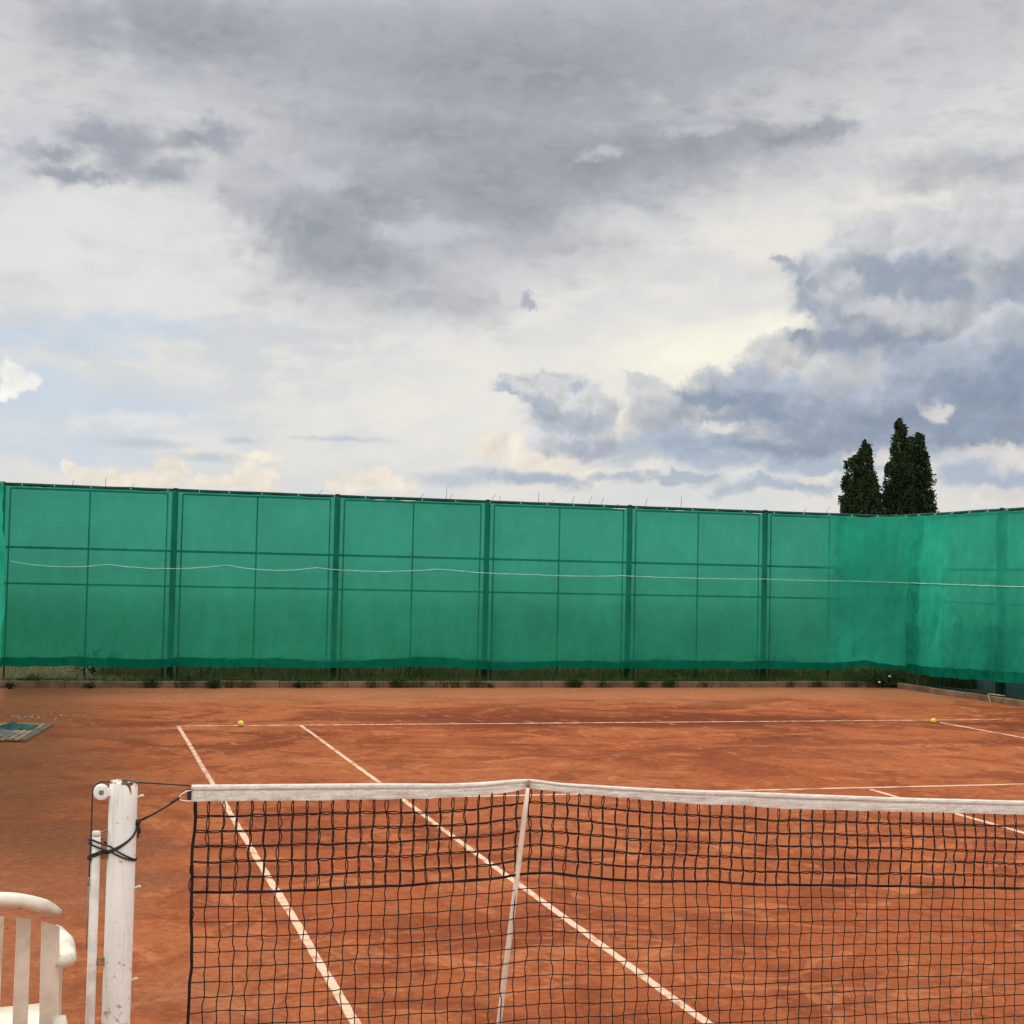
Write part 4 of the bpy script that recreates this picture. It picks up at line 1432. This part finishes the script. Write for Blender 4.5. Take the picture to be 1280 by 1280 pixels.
# ------------------------------------------------------------------ duckboard, rag
mt = thing('duckboard', (-7.03, 10.46, .0), 'weathered slatted duckboard lying flat on the clay at the left edge', 'duckboard')
mt.rotation_euler = (0, 0, math.atan2(-.24, 1.57))
mb = MB()
for i in range(9):
    x1 = -.075 - i * .068
    mb.box((x1 - .05, .02 + .008 * jit(i, 1, 1), .012), (x1, 1.52 + .012 * jit(i, 2, 1), .034 + .003 * jit(i, 3, 1)))
mb.build('slat', M['slat'], mt, smooth=False, bevel=.004)
mb = MB()
mb.box((-.058, 0, .003), (0, 1.56, .030))
mb.build('edge_board', M['slat_dark'], mt, smooth=False, bevel=.004)
mb = MB()
for yy in (.08, .75, 1.4):
    mb.box((-.7, yy, .001), (-.06, yy + .07, .0115))
mb.build('crossbar', M['slat_dark'], mt, smooth=False)


def crumple(name, cx, cy, w, l, h, mat, label, seed, z0=.036):
    mb = MB()

    def fn(u, v):
        x, y = (u - .5) * w, (v - .5) * l
        e = 1 + .28 * fbm(math.atan2(y, x) * 1.2, seed, 3.)
        ridge = abs(fbm(x * 5, y * 5, seed, 2))
        fall = max(0, 1 - ((u - .5) ** 2 + (v - .5) ** 2) * 4.0)
        return (x * e, y * e, .002 + h * fall * (.25 + 1.1 * ridge))
    mb.grid(fn, 40, 40)
    o = mb.build(name, mat, loc=(cx, cy, z0))
    sol = o.modifiers.new('thickness', 'SOLIDIFY')
    sol.thickness = .003
    return tag(o, label, 'cloth')


crumple('rag', -7.19, 11.52, .42, .5, .075, M['rag'], 'crumpled teal rag on the far end of the duckboard', 2.)
crumple('rag', -7.34, 10.98, .34, .62, .035, M['greycloth'], 'flat grey cloth spread on the left slats of the duckboard', 6.)

mb = MB()
for i in range(26):
    x, y = -7.15 + random.gauss(0, .22), 12.9 + random.gauss(0, .22)
    s = random.uniform(.006, .018)
    mb.box((-s, -s * .6, 0), (s, s * .6, s * .8), Matrix.Translation((x, y, .001)) @ Matrix.Rotation(random.uniform(0, 3), 4, 'Z'))
struct(mb.build('debris', M['debris'], smooth=False), 'stuff')
mb = MB()
for i in range(900):
    x, y = random.uniform(XL, KX - .05), random.uniform(1, KY - .05)
    s = random.uniform(.002, .0065)
    mb.box((-s, -s * .7, 0), (s, s * .7, s * .7), Matrix.Translation((x, y, 0)) @ Matrix.Rotation(random.uniform(0, 3), 4, 'Z'))
struct(mb.build('grit', M['clay'], smooth=False), 'stuff')

# ------------------------------------------------------------------ garden chair
ch = thing('garden_chair', (-6.80, -.53, 0), 'white plastic chair with a curved top rail beside the net post', 'chair')
ch.rotation_euler = (0, 0, math.radians(8))


def chair_back(u, v, off):
    """u across, v up"""
    x = (u - .5) * .46 * (1 - .10 * v)
    y = -.02 - .11 * v - .05 * (1 - (2 * u - 1) ** 2) + off
    z = .452 + v * (.385 + .065 * (1 - abs(2 * u - 1) ** 2.2))
    return (x, y, z)


mb = MB()
slots = [(.0, .12), (.19, .28), (.36, .45), (.55, .64), (.72, .81), (.88, 1.0)]
for a, b in slots:
    for off in (-.004, .004):
        mb.grid(lambda u, v: chair_back(lerp(a, b, u), v * .82, off), 3, 10)
    for uu in (a, b):
        mb.grid(lambda u, v: chair_back(uu, v * .82, lerp(-.004, .004, u)), 1, 10)
mb.tube([chair_back(i / 20, .93, 0) for i in range(21)], [.010, .015] + [.019] * 17 + [.015, .010], 10)
mb.build('backrest', M['plastic'], ch)
mb = MB()
mb.grid(lambda u, v: ((u - .5) * (.44 + .05 * v), -.03 + v * .44, .425 + .012 * v - .015 * math.sin(PI * u) * math.sin(PI * v) - .03 * max(0, v - .85) * 5), 16, 16)
so = mb.build('seat', M['plastic'], ch)
sd = so.modifiers.new('thickness', 'SOLIDIFY')
sd.thickness = .008
for sx in (-1, 1):
    mb = MB()
    mb.tube([(sx * .285, .40, 0), (sx * .265, .38, .42), (sx * .262, .36, .60), (sx * .262, .30, .645)], [.018, .026, .024, .022], 8)
    mb.build('leg', M['plastic'], ch)
    mb = MB()
    mb.tube([(sx * .26, -.14, 0), (sx * .235, -.05, .42), (sx * .225, -.04, .5)], [.018, .026, .022], 8)
    mb.build('leg', M['plastic'], ch)
    mb = MB()
    mb.tube([(sx * .262, .34, .645), (sx * .265, .15, .655), (sx * .25, -.02, .655), (sx * .218, -.09, .67)], [.024, .027, .024, .018], 8)
    mb.build('armrest', M['plastic'], ch)

# ------------------------------------------------------------------ camera
cam = bpy.data.cameras.new('camera')
co = bpy.data.objects.new('camera', cam)
C.objects.link(co)
S.camera = co
cam.sensor_width = 36
cam.lens = 51.0701
cam.clip_start, cam.clip_end = .05, 4000
az, pitch, roll = .286368779, .04358801, .02204641
fw = Vector((math.sin(az) * math.cos(pitch), math.cos(az) * math.cos(pitch), math.sin(pitch)))
rt = Vector((math.cos(az), -math.sin(az), 0))
up = rt.cross(fw)
R_ = rt * math.cos(roll) + up * math.sin(roll)
U_ = up * math.cos(roll) - rt * math.sin(roll)
mw = Matrix(((R_.x, U_.x, -fw.x, -6.54779), (R_.y, U_.y, -fw.y, -4.86753), (R_.z, U_.z, -fw.z, 1.76935), (0, 0, 0, 1)))
co.matrix_world = mw

vs = S.view_settings
S.display_settings.display_device = 'sRGB'
vs.view_transform = 'Standard'
vs.look = 'None'
vs.exposure = EXPOSURE
vs.gamma = 1
vs.use_curve_mapping = False
S.cycles.transparent_max_bounces = 16
S.cycles.max_bounces = 6
S.cycles.diffuse_bounces = 3
S.cycles.adaptive_threshold = .015
S.cycles.use_denoising = True
